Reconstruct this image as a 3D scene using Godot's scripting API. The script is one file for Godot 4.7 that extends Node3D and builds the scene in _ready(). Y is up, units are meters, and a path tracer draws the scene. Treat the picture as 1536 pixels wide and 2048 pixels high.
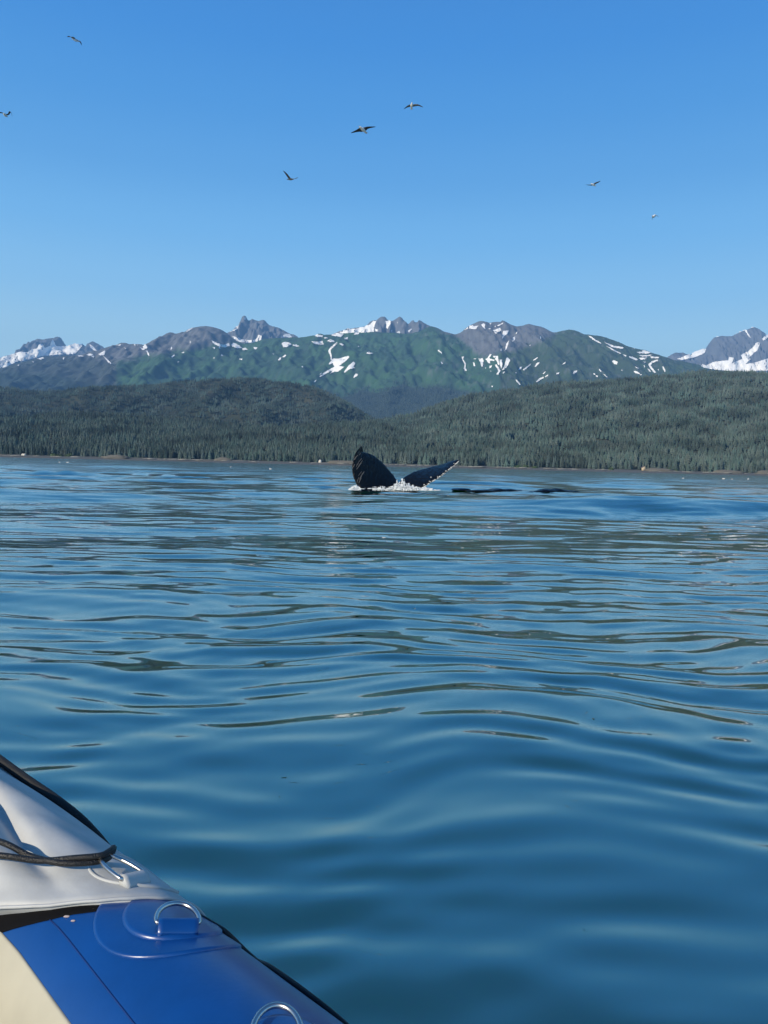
extends Node3D
# A diving whale's flukes seen from an inflatable kayak, before a wooded coast and snowy mountains.

const F := 1538.0            # focal length of the lens in pixels of the 1536 x 2048 photograph
const EYE := Vector3(0, 1.0, 0)
var view: Basis
var taken := {}
var rng := RandomNumberGenerator.new()
var M := {}

# ------------------------------------------------------------------ helpers
func numbered(called: String) -> String:
	var n: int = taken.get(called, 0)
	taken[called] = n + 1
	return called if n == 0 else "%s_%03d" % [called, n]

func tag(o: Node3D, label: String, category := "", group := "", kind := "") -> Node3D:
	o.set_meta("label", label)
	if category: o.set_meta("category", category)
	if group: o.set_meta("group", group)
	if kind: o.set_meta("kind", kind)
	return o

func thing(called: String, label: String, category: String, at := Vector3.ZERO, group := "") -> Node3D:
	var o := Node3D.new()
	o.name = numbered(called)
	o.position = at
	add_child(o)
	tag(o, label, category, group)
	return o

func obj(called: String, mesh: Mesh, mat: Material, parent: Node3D = self) -> MeshInstance3D:
	var o := MeshInstance3D.new()
	o.name = numbered(called) if parent == self else StringName(called)
	o.mesh = mesh
	o.material_override = mat
	parent.add_child(o, true)
	return o

func lin(r: float, g: float, b: float) -> Color:
	return Color(r, g, b).linear_to_srgb()

func mat(r: float, g: float, b: float, rough := 0.6, metal := 0.0) -> StandardMaterial3D:
	var m := StandardMaterial3D.new()
	m.albedo_color = lin(r, g, b)
	m.roughness = rough
	m.metallic = metal
	return m

func noise(s: int, freq: float, oct := 4, kind := FastNoiseLite.TYPE_SIMPLEX_SMOOTH) -> FastNoiseLite:
	var n := FastNoiseLite.new()
	n.seed = s
	n.frequency = freq
	n.noise_type = kind
	n.fractal_type = FastNoiseLite.FRACTAL_FBM if oct > 1 else FastNoiseLite.FRACTAL_NONE
	n.fractal_octaves = oct
	return n

func noise_tex(s: int, freq: float, oct: int, size := 512, normal := 0.0, lo := 0.0, hi := 1.0) -> NoiseTexture2D:
	var t := NoiseTexture2D.new()
	t.noise = noise(s, freq, oct)
	t.width = size
	t.height = size
	t.seamless = true
	if normal > 0.0:
		t.as_normal_map = true
		t.bump_strength = normal
	else:
		var g := Gradient.new()
		g.set_color(0, Color(lo, lo, lo))
		g.set_color(1, Color(hi, hi, hi))
		t.color_ramp = g
	return t

func ray(u: float, v: float) -> Vector3:
	return (view * Vector3((u - 768.0) / F, -(v - 1024.0) / F, -1.0)).normalized()

func px(u: float, v: float, depth: float) -> Vector3:      # the world point seen at u, v, that many metres ahead
	var d := ray(u, v)
	return EYE + d * (depth / -d.z)

func on_water(u: float, v: float) -> Vector3:
	var d := ray(u, v)
	return EYE + d * (EYE.y / maxf(-d.y, 0.0004))

# sections of equal length, joined one to the next
func loft(st: SurfaceTool, rows: Array, round_it := true, caps := false) -> void:
	var n: int = rows[0].size()
	for i in rows.size() - 1:
		var a: PackedVector3Array = rows[i]
		var b: PackedVector3Array = rows[i + 1]
		for j in (n if round_it else n - 1):
			var k := (j + 1) % n
			for p in [a[j], b[j], b[k], a[j], b[k], a[k]]:
				st.add_vertex(p)
	if caps:
		for e in [0, rows.size() - 1]:
			var r: PackedVector3Array = rows[e]
			var c := Vector3.ZERO
			for p in r: c += p
			c /= n
			for j in n:
				var k := (j + 1) % n
				if e == 0:
					for p in [c, r[j], r[k]]: st.add_vertex(p)
				else:
					for p in [c, r[k], r[j]]: st.add_vertex(p)

func begin() -> SurfaceTool:
	var st := SurfaceTool.new()
	st.begin(Mesh.PRIMITIVE_TRIANGLES)
	return st

func done(st: SurfaceTool) -> ArrayMesh:
	st.generate_normals()
	return st.commit()

func smooth_path(pts: Array, steps := 8) -> PackedVector3Array:
	var out := PackedVector3Array()
	for i in pts.size() - 1:
		var a: Vector3 = pts[i]
		var b: Vector3 = pts[i + 1]
		var pre: Vector3 = pts[maxi(i - 1, 0)]
		var post: Vector3 = pts[mini(i + 2, pts.size() - 1)]
		for s in steps:
			out.append(a.cubic_interpolate(b, pre, post, float(s) / steps))
	out.append(pts[-1])
	return out

func tube(st: SurfaceTool, path: PackedVector3Array, r: float, sides := 10, caps := true, closed := false) -> void:
	var rows := []
	var up := Vector3.UP
	for i in path.size():
		var a := path[(i - 1 + path.size()) % path.size()] if closed else path[maxi(i - 1, 0)]
		var b := path[(i + 1) % path.size()] if closed else path[mini(i + 1, path.size() - 1)]
		var t := (b - a).normalized()
		if absf(t.dot(up)) > 0.97: up = Vector3.RIGHT if absf(t.x) < 0.9 else Vector3.UP
		var x := up.cross(t).normalized()
		var y := t.cross(x)
		up = y
		var ring := PackedVector3Array()
		for k in sides:
			var q := TAU * k / sides
			ring.append(path[i] + (x * cos(q) + y * sin(q)) * r)
		rows.append(ring)
	if closed: rows.append(rows[0])
	loft(st, rows, true, caps and not closed)

func blob(st: SurfaceTool, c: Vector3, r: Vector3, s: int, bump := 0.25, nu := 8, nv := 6) -> void:
	var nz := noise(s, 0.9, 2)
	var rows := []
	for i in nv + 1:
		var th := PI * i / nv
		var ring := PackedVector3Array()
		for k in nu:
			var q := TAU * k / nu
			var d := Vector3(sin(th) * cos(q), cos(th), sin(th) * sin(q))
			ring.append(c + d * r * (1.0 + bump * nz.get_noise_3dv(d * 1.7 + c)))
		rows.append(ring)
	loft(st, rows)

func interp(xs: Array, ys: Array, x: float) -> float:
	if x <= xs[0]: return ys[0]
	for i in xs.size() - 1:
		if x <= xs[i + 1]:
			return lerpf(ys[i], ys[i + 1], (x - xs[i]) / maxf(xs[i + 1] - xs[i], 1e-6))
	return ys[-1]

func split_points(flat: Array) -> Array:      # [u, v, u, v ...] as two lists
	var xs := []
	var ys := []
	for i in range(0, flat.size(), 2):
		xs.append(float(flat[i]))
		ys.append(float(flat[i + 1]))
	return [xs, ys]

# ------------------------------------------------------------------ water
func build_water() -> void:
	var r := RandomNumberGenerator.new()
	r.seed = 103
	var kx := PackedFloat32Array()
	var kz := PackedFloat32Array()
	var am := PackedFloat32Array()
	var ph := PackedFloat32Array()
	var la := PackedFloat32Array()
	var count := 44
	for i in count:
		var l := 0.13 * pow(15.0, (i + r.randf()) / count)
		var k := TAU / l
		var dir := r.randfn(0.0, 0.22) + 0.04
		var w := 1.0 if l > 0.3 else lerpf(0.7, 1.0, (l - 0.13) / 0.17)
		if l > 0.45: w *= pow(0.45 / l, 0.9)
		var slope := WAVES * sqrt(2.0 / count) * w
		kx.append(sin(dir) * k)
		kz.append(cos(dir) * k)
		am.append(slope / k)
		ph.append(r.randf() * TAU)
		la.append(l)
	for i in 9:      # a slow low swell
		var l := 1.9 * pow(1.27, i + r.randf())
		var dir := r.randfn(0.0, 0.3)
		kx.append(sin(dir) * TAU / l)
		kz.append(cos(dir) * TAU / l)
		am.append(0.013 * l / TAU)
		ph.append(r.randf() * TAU)
		la.append(l)
	var swell := count
	count += 9
	var short := 0
	while la[short] < 0.5: short += 1
	var warp := noise(7, 0.35, 2)
	var gust := noise(9, 0.06, 3)
	# angles: fine in front, coarser all round
	var th := PackedFloat32Array()
	var fine := 350
	for i in fine + 1: th.append(lerpf(-0.62, 0.62, float(i) / fine))
	var coarse := 150
	for i in range(1, coarse): th.append(lerpf(0.62, TAU - 0.62, float(i) / coarse))
	var n := th.size()
	var ds := PackedFloat32Array([0.02, 0.3])
	var d := 0.6
	while d < 4200.0:
		ds.append(d)
		d *= 1.0068 if d < 26.0 else (1.0048 if d < 48.0 else (1.012 if d < 300.0 else 1.06))
	var rows := ds.size()
	var pts := PackedVector3Array()
	pts.resize(rows * n)
	var c1 := PackedFloat32Array()
	for j in rows:
		d = ds[j]
		var gap := maxf((ds[mini(j + 1, rows - 1)] - d) * 2.6, d * 0.010)
		var first := 0
		while first < count and la[first] < gap: first += 1
		var lively := lerpf(1.1, 1.3, smoothstep(3.0, 8.0, d)) + 0.6 * smoothstep(9.0, 22.0, d)     # ripples die away in the lee of the kayak
		var open := 1.0 + 1.7 * smoothstep(8.0, 24.0, d)
		var easy := lerpf(1.0, 0.8, smoothstep(3.5, 6.0, d) * (1.0 - smoothstep(14.0, 22.0, d)))
		var calm := 1.0 if d < 60.0 else lerpf(1.0, 0.6, clampf((d - 50.0) / 100.0, 0.0, 1.0))
		for i in n:
			var x := sin(th[i]) * d
			var z := -cos(th[i]) * d
			var y := 0.0
			if first < count and d < 400.0:
				var wx := x + 0.35 * warp.get_noise_2d(x, z)
				var wz := z + 0.35 * warp.get_noise_2d(x + 91.0, z)
				for k in range(first, short):
					y += lively * am[k] * sin(kx[k] * wx + kz[k] * wz + ph[k])
				for k in range(maxi(first, short), swell):
					y += am[k] * sin(kx[k] * wx + kz[k] * wz + ph[k])
				for k in range(maxi(first, swell), count):
					y += open * am[k] * sin(kx[k] * wx + kz[k] * wz + ph[k])
				y *= calm * easy * (1.0 + 0.55 * gust.get_noise_2d(x, z * 1.6))
			pts[j * n + i] = Vector3(x, y + wake(x, z), z)
	var nor := PackedVector3Array()
	nor.resize(rows * n)
	for j in rows:
		var a := maxi(j - 1, 0) * n
		var b := mini(j + 1, rows - 1) * n
		for i in n:
			var l := pts[j * n + (i - 1 + n) % n]
			var q := pts[j * n + (i + 1) % n]
			var v := (q - l).cross(pts[a + i] - pts[b + i])
			if v.y < 0.0: v = -v
			nor[j * n + i] = v.normalized() if v.length() > 1e-12 else Vector3.UP
	var cut := 0
	while ds[cut] < 17.0: cut += 1
	var cut2 := cut
	while ds[cut2] < 60.0: cut2 += 1
	var mesh := ArrayMesh.new()
	for part in [[0, cut], [cut, cut2], [cut2, rows - 1]]:
		var ix := PackedInt32Array()
		for j in range(part[0], part[1]):
			for i in n:
				var k := (i + 1) % n
				var a := j * n + i
				var b := j * n + k
				var c := (j + 1) * n + k
				var e := (j + 1) * n + i
				ix.append_array([a, e, c, a, c, b])
		var lo: int = part[0] * n
		var hi: int = (part[1] + 1) * n
		for q in ix.size(): ix[q] -= lo
		var arr := []
		arr.resize(Mesh.ARRAY_MAX)
		arr[Mesh.ARRAY_VERTEX] = pts.slice(lo, hi)
		arr[Mesh.ARRAY_NORMAL] = nor.slice(lo, hi)
		arr[Mesh.ARRAY_INDEX] = ix
		mesh.add_surface_from_arrays(Mesh.PRIMITIVE_TRIANGLES, arr)
	mesh.surface_set_material(0, M.water)
	mesh.surface_set_material(1, M.mid_water)
	mesh.surface_set_material(2, M.far_water)
	var o := MeshInstance3D.new()
	o.name = "water"
	o.mesh = mesh
	add_child(o)
	tag(o, "calm blue green sea water with long smooth ripples", "", "", "structure")

func build_seabed() -> void:
	var rows := []
	for d in [0.01, 20.0, 100.0, 400.0, 1500.0, 4300.0]:
		var ring := PackedVector3Array()
		for k in 48: ring.append(Vector3(cos(TAU * k / 48.0) * d, -5.0, sin(TAU * k / 48.0) * d))
		rows.append(ring)
	var st := begin()
	loft(st, rows)
	tag(obj("seabed", done(st), M.seabed), "blue green depth under the clear water", "", "", "structure")

const WAVES := 0.096

# low steep swells that the diving whale has pushed up
func wake(x: float, z: float) -> float:
	var y := 0.0
	for w in SWELLS:
		var dx: float = (x - w[0]) / w[2]
		if absf(dx) > 2.2: continue
		var dz: float = (z - w[1] - w[5] * (x - w[0])) / w[3]
		if absf(dz) > 3.0: continue
		y += w[4] * exp(-dx * dx * 1.6 - dz * dz)
	return y

var SWELLS := []

# ------------------------------------------------------------------ terrain
func build_terrain(called: String, label: String, sky: Array, depth: float, foot: float, back: float, opt: Dictionary) -> Dictionary:
	# sky: the ridge line as the photograph shows it; depth: how far off the ridge runs; foot: where the slope ends
	var two := split_points(sky)
	var us: Array = two[0]
	var vs: Array = two[1]
	var step: float = opt.get("step", 20.0)
	var zstep: float = opt.get("zstep", 60.0)
	var x0: float = px(us[0], vs[0], depth).x
	var x1: float = px(us[-1], vs[-1], depth).x
	var nx := int((x1 - x0) / step) + 1
	var nz := int((foot + back) / zstep) + 1
	var front := depth - foot                       # distance from the ridge to the foot
	nz = int((front + back) / zstep) + 1
	var zn := -(depth - front)                      # nearest row
	var meander := noise(opt.get("seed", 1), 1.0 / opt.get("bend", 1500.0), 2)
	var spur := noise(opt.get("seed", 1) + 5, 1.0 / opt.get("spur", 420.0), 5)
	spur.fractal_type = FastNoiseLite.FRACTAL_RIDGED
	var rough := noise(opt.get("seed", 1) + 9, 1.0 / opt.get("grain", 130.0), 4)
	var crag := noise(opt.get("seed", 1) + 13, 1.0 / 95.0, 3)
	crag.fractal_type = FastNoiseLite.FRACTAL_RIDGED
	var crag_high: float = opt.get("crag", 0.0)
	var crag_reach: float = opt.get("crag_reach", 2.0)
	var power: float = opt.get("power", 1.25)
	var relief: float = opt.get("relief", 0.25)
	var sway: float = opt.get("sway", 0.08)
	var base_y: float = opt.get("base", 0.0)
	var h := PackedFloat32Array()
	h.resize(nx * nz)
	var tops := PackedFloat32Array()
	var reach := PackedFloat32Array()
	for i in nx:
		var x := x0 + i * step
		var zr := -depth * (1.0 + sway * meander.get_noise_1d(x))
		var u := 768.0 + F * x / -zr                # to first order; the roll is put right below
		for k in 2:
			var q := view.inverse() * (Vector3(x, px(u, interp(us, vs, u), -zr).y, zr) - EYE)
			u = 768.0 + F * q.x / -q.z
		var y := px(u, interp(us, vs, u), -zr).y
		tops.append(y)
		reach.append(zr)
	for i in nx:
		var x := x0 + i * step
		var y := tops[i]
		var zr := reach[i]
		var fr := zn - zr
		for j in nz:
			var z := zn - j * zstep
			var v := 0.0
			if z >= zr:
				var s := clampf((z - zr) / fr, 0.0, 1.0)
				var low := maxf(y, base_y)
				v = base_y + (low - base_y) * pow(1.0 - s, power)
				var env := minf(s * 5.0, 1.0) * minf((1.0 - s) * 4.0, 1.0)
				var lean: float = x + (z - zr) * opt.get("lean", 0.0)
				v += low * relief * env * (spur.get_noise_2d(lean, z * opt.get("run", 0.35)) - 0.2)
				v += low * 0.03 * minf(s * 12.0, 1.0) * minf((1.0 - s) * 4.0, 1.0) * rough.get_noise_2d(x, z)
				if crag_high > 0.0 and s < crag_reach:
					v += crag_high * minf(s * 30.0, 1.0) * clampf((crag_reach - s) * 12.0, 0.0, 1.0) * (crag.get_noise_2d(x, z * 0.3) - 0.3)
				var line := EYE.y + (y - EYE.y) * z / zr
				v = minf(v, line - (z - zr) * 0.012)
				v = maxf(v, base_y + (opt.get("floor", 0.0)) * (1.0 - s))
			else:
				v = y - (zr - z) * 0.55
			h[j * nx + i] = v
	var T := {"x0": x0, "dx": step, "nx": nx, "z0": zn, "dz": zstep, "nz": nz, "h": h, "top": tops, "ridge": reach}
	var pts := PackedVector3Array()
	var cols := PackedColorArray()
	var nor := PackedVector3Array()
	var paint: Callable = opt.paint
	for j in nz:
		for i in nx:
			var p := Vector3(x0 + i * step, h[j * nx + i], zn - j * zstep)
			pts.append(p)
			var gx := (h[j * nx + mini(i + 1, nx - 1)] - h[j * nx + maxi(i - 1, 0)]) / (2.0 * step)
			var gz := (h[mini(j + 1, nz - 1) * nx + i] - h[maxi(j - 1, 0) * nx + i]) / (-2.0 * zstep)
			var nn := Vector3(-gx, 1.0, -gz).normalized()
			nor.append(nn)
			cols.append(paint.call(p, nn, tops[i]))
	var ix := PackedInt32Array()
	for j in nz - 1:
		for i in nx - 1:
			var a := j * nx + i
			ix.append_array([a, a + nx, a + nx + 1, a, a + nx + 1, a + 1])
	var arr := []
	arr.resize(Mesh.ARRAY_MAX)
	arr[Mesh.ARRAY_VERTEX] = pts
	arr[Mesh.ARRAY_NORMAL] = nor
	arr[Mesh.ARRAY_COLOR] = cols
	arr[Mesh.ARRAY_INDEX] = ix
	var mesh := ArrayMesh.new()
	mesh.add_surface_from_arrays(Mesh.PRIMITIVE_TRIANGLES, arr)
	T.node = obj(called, mesh, M.land)
	tag(T.node, label, "", "", "structure")
	return T

func land_h(T: Dictionary, x: float, z: float) -> float:
	var a: float = clampf((x - T.x0) / T.dx, 0.0, T.nx - 1.001)
	var b: float = clampf((T.z0 - z) / T.dz, 0.0, T.nz - 1.001)
	var i := int(a)
	var j := int(b)
	var h: PackedFloat32Array = T.h
	var n: int = T.nx
	a -= i
	b -= j
	# the same two triangles as the mesh
	var h00 := h[j * n + i]
	var h11 := h[(j + 1) * n + i + 1]
	if b >= a:
		var h01 := h[(j + 1) * n + i]
		return h00 + (h01 - h00) * b + (h11 - h01) * a
	var h10 := h[j * n + i + 1]
	return h00 + (h10 - h00) * a + (h11 - h10) * b

func strike(T: Dictionary, u: float, v: float) -> Variant:      # where a line of sight meets that slope
	var d := ray(u, v)
	d /= -d.z
	var s: float = -T.z0
	var last: float = -T.z0 + (T.nz - 1) * T.dz
	var step: float = T.dz * 0.34
	while s < last:
		var p := EYE + d * s
		if p.y < land_h(T, p.x, p.z):
			var lo := s - step
			var hi := s
			for k in 9:
				var m := (lo + hi) / 2.0
				var q := EYE + d * m
				if q.y < land_h(T, q.x, q.z): hi = m
				else: lo = m
			return EYE + d * hi
		s += step
	return null

# snow that lies on a slope: an outline, meshed and laid on the ground
func snow(T: Dictionary, flat: Array, ox: float, oy: float, k: float, lift := 5.0) -> void:
	var poly := PackedVector2Array()
	for i in range(0, flat.size(), 2):
		poly.append(Vector2(ox + flat[i] / k, oy + flat[i + 1] / k))
	var fine := PackedVector2Array()
	var jig := noise(3, 0.35, 2)
	for i in poly.size():
		var a := poly[i]
		var b := poly[(i + 1) % poly.size()]
		var n := maxi(1, int(a.distance_to(b) / 2.0))
		for s in n:
			var p := a.lerp(b, float(s) / n)
			fine.append(p + Vector2(jig.get_noise_2dv(p), jig.get_noise_2dv(p + Vector2(50, 9))) * 0.9)
	var box := Rect2(fine[0], Vector2.ZERO)
	for p in fine: box = box.expand(p)
	var all := fine.duplicate()
	var y := box.position.y
	while y < box.end.y:
		var x := box.position.x
		while x < box.end.x:
			var p := Vector2(x + rng.randf_range(-0.6, 0.6), y + rng.randf_range(-0.6, 0.6))
			if Geometry2D.is_point_in_polygon(p, fine): all.append(p)
			x += 3.0
		y += 3.0
	var at := []
	for p in all: at.append(strike(T, p.x, p.y))
	var tri := Geometry2D.triangulate_delaunay(all)
	var st := begin()
	var some := false
	for i in range(0, tri.size(), 3):
		var c := (all[tri[i]] + all[tri[i + 1]] + all[tri[i + 2]]) / 3.0
		if not Geometry2D.is_point_in_polygon(c, fine): continue
		var a = at[tri[i]]
		var b = at[tri[i + 1]]
		var e = at[tri[i + 2]]
		if a == null or b == null or e == null: continue
		if maxf(a.z, maxf(b.z, e.z)) - minf(a.z, minf(b.z, e.z)) > 600.0: continue
		var list := [a, b, e]
		if (b - a).cross(e - a).y > 0.0: list = [a, e, b]
		for p in list: st.add_vertex(p + Vector3(0, lift, 2.0))
		some = true
	if some: obj("snow_patch", done(st), M.snow, T.node)

func build_land() -> void:
	var n1 := noise(21, 1.0 / 260.0, 4)
	var n2 := noise(22, 1.0 / 60.0, 3)
	var n3 := noise(23, 1.0 / 900.0, 2)
	var rock := Color(0.165, 0.176, 0.19)
	var dark_rock := Color(0.108, 0.114, 0.13)
	var green := Color(0.046, 0.092, 0.066)
	var bright := Color(0.058, 0.124, 0.066)
	var wood := Color(0.04, 0.06, 0.055)
	var paint_rock := func(p: Vector3, nn: Vector3, _top: float) -> Color:
		var streak := n2.get_noise_2d(p.x * 1.6, p.y * 0.35)
		return dark_rock.lerp(rock, clampf(0.62 + 0.75 * streak + 0.4 * n1.get_noise_2d(p.x, p.z), 0.0, 1.0))
	var peak := {"paint": paint_rock, "step": 14.0, "zstep": 45.0, "power": 1.1, "relief": 0.10, "spur": 240.0, "sway": 0.012, "grain": 110.0, "floor": 0.0, "crag": 26.0}

	# the far snow peaks
	var A := build_terrain("mountain", "distant grey snow peak above the glacier at far left", [-90, 775, 0, 718, 42, 706, 45, 703, 52, 691, 60, 686, 75, 677, 88, 678, 100, 676, 111, 675, 115, 672.5, 120, 673, 124, 679, 131, 690, 136, 694, 142, 689, 165, 687, 172, 693, 178, 688, 185, 681, 195, 686, 205, 692, 212, 698, 217, 694, 230, 720, 260, 760], 12500.0, 9800.0, 1200.0, peak.merged({"seed": 60, "base": 500.0, "relief": 0.01, "crag": 5.0}))
	var B := build_terrain("mountain", "spired grey rock peak behind the green ridge, left of centre", [400, 740, 430, 695, 452, 665, 465, 660, 478, 649.5, 482, 638, 485, 632, 488, 629.5, 492, 631, 495, 639, 499, 640, 504, 637.5, 510, 640, 517, 641.5, 523, 640, 528, 639.5, 534, 645.5, 538, 649.5, 546, 651, 554, 653, 567, 660, 580, 667, 588, 668, 597, 674, 620, 700, 650, 740], 10800.0, 9000.0, 1000.0, peak.merged({"seed": 70, "base": 700.0}))
	var D := build_terrain("mountain", "jagged row of rock teeth above the middle of the green ridge", [620, 720, 645, 685, 665, 668, 674, 663, 684, 659, 700, 655, 730, 651, 736, 647, 739, 643, 746, 640, 754, 640, 758, 635, 763, 632.5, 770, 632, 774, 637, 778, 639.5, 785, 640, 792, 635, 800, 629.5, 805, 636, 811, 641, 818, 645.5, 822, 640, 826, 637.5, 830, 642, 834, 643.5, 838, 638, 843, 641, 847, 645, 852, 647.5, 862, 652, 880, 680, 910, 740], 9800.0, 8600.0, 900.0, peak.merged({"seed": 80, "base": 700.0}))
	var E := build_terrain("mountain", "snow covered grey massif at the far right edge", [1290, 770, 1325, 722, 1334, 714.5, 1342, 708, 1350, 705, 1358, 704.5, 1365, 704.5, 1372, 707, 1380, 709, 1388, 705, 1396, 701.5, 1412, 696, 1417, 688.5, 1422, 681, 1430, 673, 1438, 671.5, 1448, 671.5, 1464, 670, 1475, 665, 1485, 661, 1497, 657, 1508, 653.4, 1514, 655, 1520, 659, 1527, 662.5, 1532, 669, 1536, 668, 1560, 655, 1620, 690, 1680, 760], 12000.0, 9600.0, 1000.0, peak.merged({"seed": 90, "base": 350.0, "relief": 0.05, "crag": 12.0}))

	# the long green ridge; rock shows above these lines
	var rl := split_points([-100, 700, 150, 716, 213, 722, 240, 725, 300, 715, 350, 708, 400, 697, 450, 690, 480, 686, 500, 676, 700, 640, 860, 652, 890, 668, 905, 672, 930, 690, 960, 716, 1000, 712, 1030, 704, 1070, 690, 1110, 676, 1140, 640, 1170, 640, 1230, 660, 1290, 690, 1340, 700])
	var gl := split_points([-100, 728, 120, 742, 230, 770, 232, 790, 600, 800, 690, 790, 760, 778, 860, 760, 930, 775, 1010, 790, 1100, 762, 1180, 752, 1300, 748, 1400, 738])
	var paint_ridge := func(p: Vector3, _nn: Vector3, _top: float) -> Color:
		var q := view.inverse() * (p - EYE)
		var u := 768.0 + F * q.x / -q.z
		var v := 1024.0 + F * q.y / q.z
		var wob := 9.0 * n1.get_noise_2d(p.x, p.z) + 5.0 * n2.get_noise_2d(p.x, p.z)
		var c := green.lerp(bright, clampf(0.35 + 1.5 * n1.get_noise_2d(p.x + 400.0, p.z * 0.7) + 0.4 * n3.get_noise_2d(p.x, p.z), 0.0, 1.0))
		if u > 1000.0: c = c.lerp(Color(0.06, 0.072, 0.042), 0.55)
		if u < 232.0: c = wood.lerp(dark_rock, 0.35)
		var scree := clampf((n2.get_noise_2d(p.x * 0.8, p.z * 0.25) - 0.3) * 3.0, 0.0, 0.6)
		c = c.lerp(rock, scree * (0.7 if u > 850.0 else 0.25))
		var deep := clampf((v + wob - interp(gl[0], gl[1], u)) / 16.0, 0.0, 1.0)
		c = c.lerp(wood, deep)
		var bare := clampf((interp(rl[0], rl[1], u) - v - wob) / 7.0, 0.0, 1.0)
		var streak := n2.get_noise_2d(p.x * 1.3, p.y * 0.4)
		return c.lerp(dark_rock.lerp(rock, clampf(0.6 + 0.9 * streak, 0.0, 1.0)), bare)
	var C := build_terrain("mountain", "long green alpine ridge streaked with old snow behind the wooded hills", [-140, 760, 0, 748, 14, 742, 18, 732, 39, 725, 60, 721, 86, 713, 115, 712, 146, 711, 161, 709, 182, 705, 198, 702, 206, 697, 214, 694, 223, 692, 232, 689.5, 242, 685.5, 253, 685, 260, 688, 276, 687, 289, 690, 294, 688.5, 302, 684, 310, 679.5, 320, 675, 329, 669, 336, 665, 341, 664, 346, 664, 350, 666, 354, 666, 359, 664.5, 365, 663.5, 370, 664, 375, 661, 380, 657, 388, 654.5, 400, 652.5, 412, 652, 426, 653, 433, 655, 439, 657, 445, 660, 452, 665, 462, 673, 474, 682, 486, 686, 507, 685, 530, 677, 551, 675.5, 567, 675.5, 598, 674, 616, 672, 630, 670, 637, 667, 643, 666.5, 648, 669, 660, 668, 673, 668, 700, 665, 746, 663, 765, 665, 800, 666, 825, 666, 839, 662, 850, 655, 862, 652, 870, 654, 878, 657, 886, 662, 895, 664, 909, 668, 918, 665, 925, 661, 930, 656, 937, 651, 943, 648, 956, 643, 962, 641.5, 967, 642, 975, 643.5, 987, 644, 994, 643, 1000, 643, 1003, 640.5, 1006, 640, 1010, 642.5, 1016, 645.5, 1025, 649.5, 1032, 652, 1040, 651, 1047, 650.5, 1052, 648.5, 1058, 647.5, 1064, 649.5, 1073, 651.5, 1081, 653, 1089, 656, 1102, 662, 1110, 664, 1128, 660, 1144, 658.5, 1150, 659.5, 1157, 662.5, 1163, 666, 1170, 669, 1180, 668, 1198, 671, 1214, 675.5, 1225, 679, 1235, 683, 1251, 690, 1269, 696, 1290, 700, 1305, 705.5, 1318, 709, 1329, 713, 1344, 718.5, 1360, 721, 1376, 724, 1391, 728, 1402, 734, 1450, 742, 1620, 760], 8000.0, 4200.0, 900.0, {"paint": paint_ridge, "seed": 31, "step": 14.0, "zstep": 40.0, "power": 1.2, "relief": 0.075, "spur": 600.0, "sway": 0.02, "grain": 170.0, "floor": 20.0, "run": 0.3, "crag": 20.0, "crag_reach": 0.22})

	# snow: traced outlines, each a patch of its own, lying on its slope
	var k := 3.84
	snow(A, [0, 455, 80, 430, 160, 408, 215, 412, 245, 388, 285, 384, 300, 350, 330, 352, 345, 380, 385, 362, 392, 330, 405, 314, 416, 332, 430, 365, 520, 365, 530, 350, 620, 335, 642, 345, 618, 380, 580, 425, 440, 432, 330, 440, 220, 470, 130, 485, 65, 515, 60, 545, 0, 570], 0, 600, k, 22.0)
	snow(A, [683, 340, 712, 355, 745, 395, 742, 402, 700, 372], 0, 600, k)
	for f in [[205, 246, 250, 232, 300, 188, 306, 196, 285, 228, 240, 248], [300, 290, 312, 300, 380, 312, 430, 305, 450, 270, 475, 278, 470, 310, 400, 335, 300, 325, 262, 300, 250, 282], [625, 290, 650, 264, 690, 264, 706, 290], [340, 135, 352, 138, 350, 152, 342, 152]]:
		snow(B, f, 400, 600, k)
	for f in [[1020, 262, 1080, 228, 1095, 235, 1140, 212, 1300, 195, 1340, 155, 1358, 155, 1335, 215, 1335, 248, 1060, 266], [1425, 165, 1460, 160, 1466, 180, 1440, 225, 1432, 222, 1430, 185], [1465, 240, 1478, 230, 1472, 252], [1510, 250, 1530, 240, 1540, 262, 1515, 262], [1512, 165, 1520, 180, 1512, 180], [1345, 225, 1370, 232, 1360, 245, 1345, 240]]:
		snow(D, f, 400, 600, k)
	snow(D, [60, 240, 90, 220, 90, 232, 66, 252], 800, 600, k)
	for f in [[835, 462, 900, 435, 960, 410, 1062, 372, 1050, 415, 980, 445, 880, 468], [1250, 272, 1335, 236, 1428, 207, 1442, 212, 1368, 234, 1388, 272, 1402, 302, 1380, 280, 1355, 240, 1290, 266], [1130, 280, 1150, 278, 1158, 290, 1142, 292], [1030, 500, 1060, 512, 1100, 490, 1140, 480, 1232, 470, 1235, 445, 1275, 452, 1258, 495, 1340, 460, 1325, 430, 1378, 405, 1420, 370, 1445, 335, 1475, 338, 1452, 400, 1430, 410, 1390, 455, 1402, 462, 1362, 500, 1440, 488, 1540, 455, 1600, 440, 1640, 560, 1480, 550, 1370, 562, 1200, 550, 1100, 540, 1020, 525], [1490, 310, 1510, 282, 1536, 272, 1560, 280, 1500, 320]]:
		snow(E, f, 1136, 600, k, 16.0)
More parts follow.
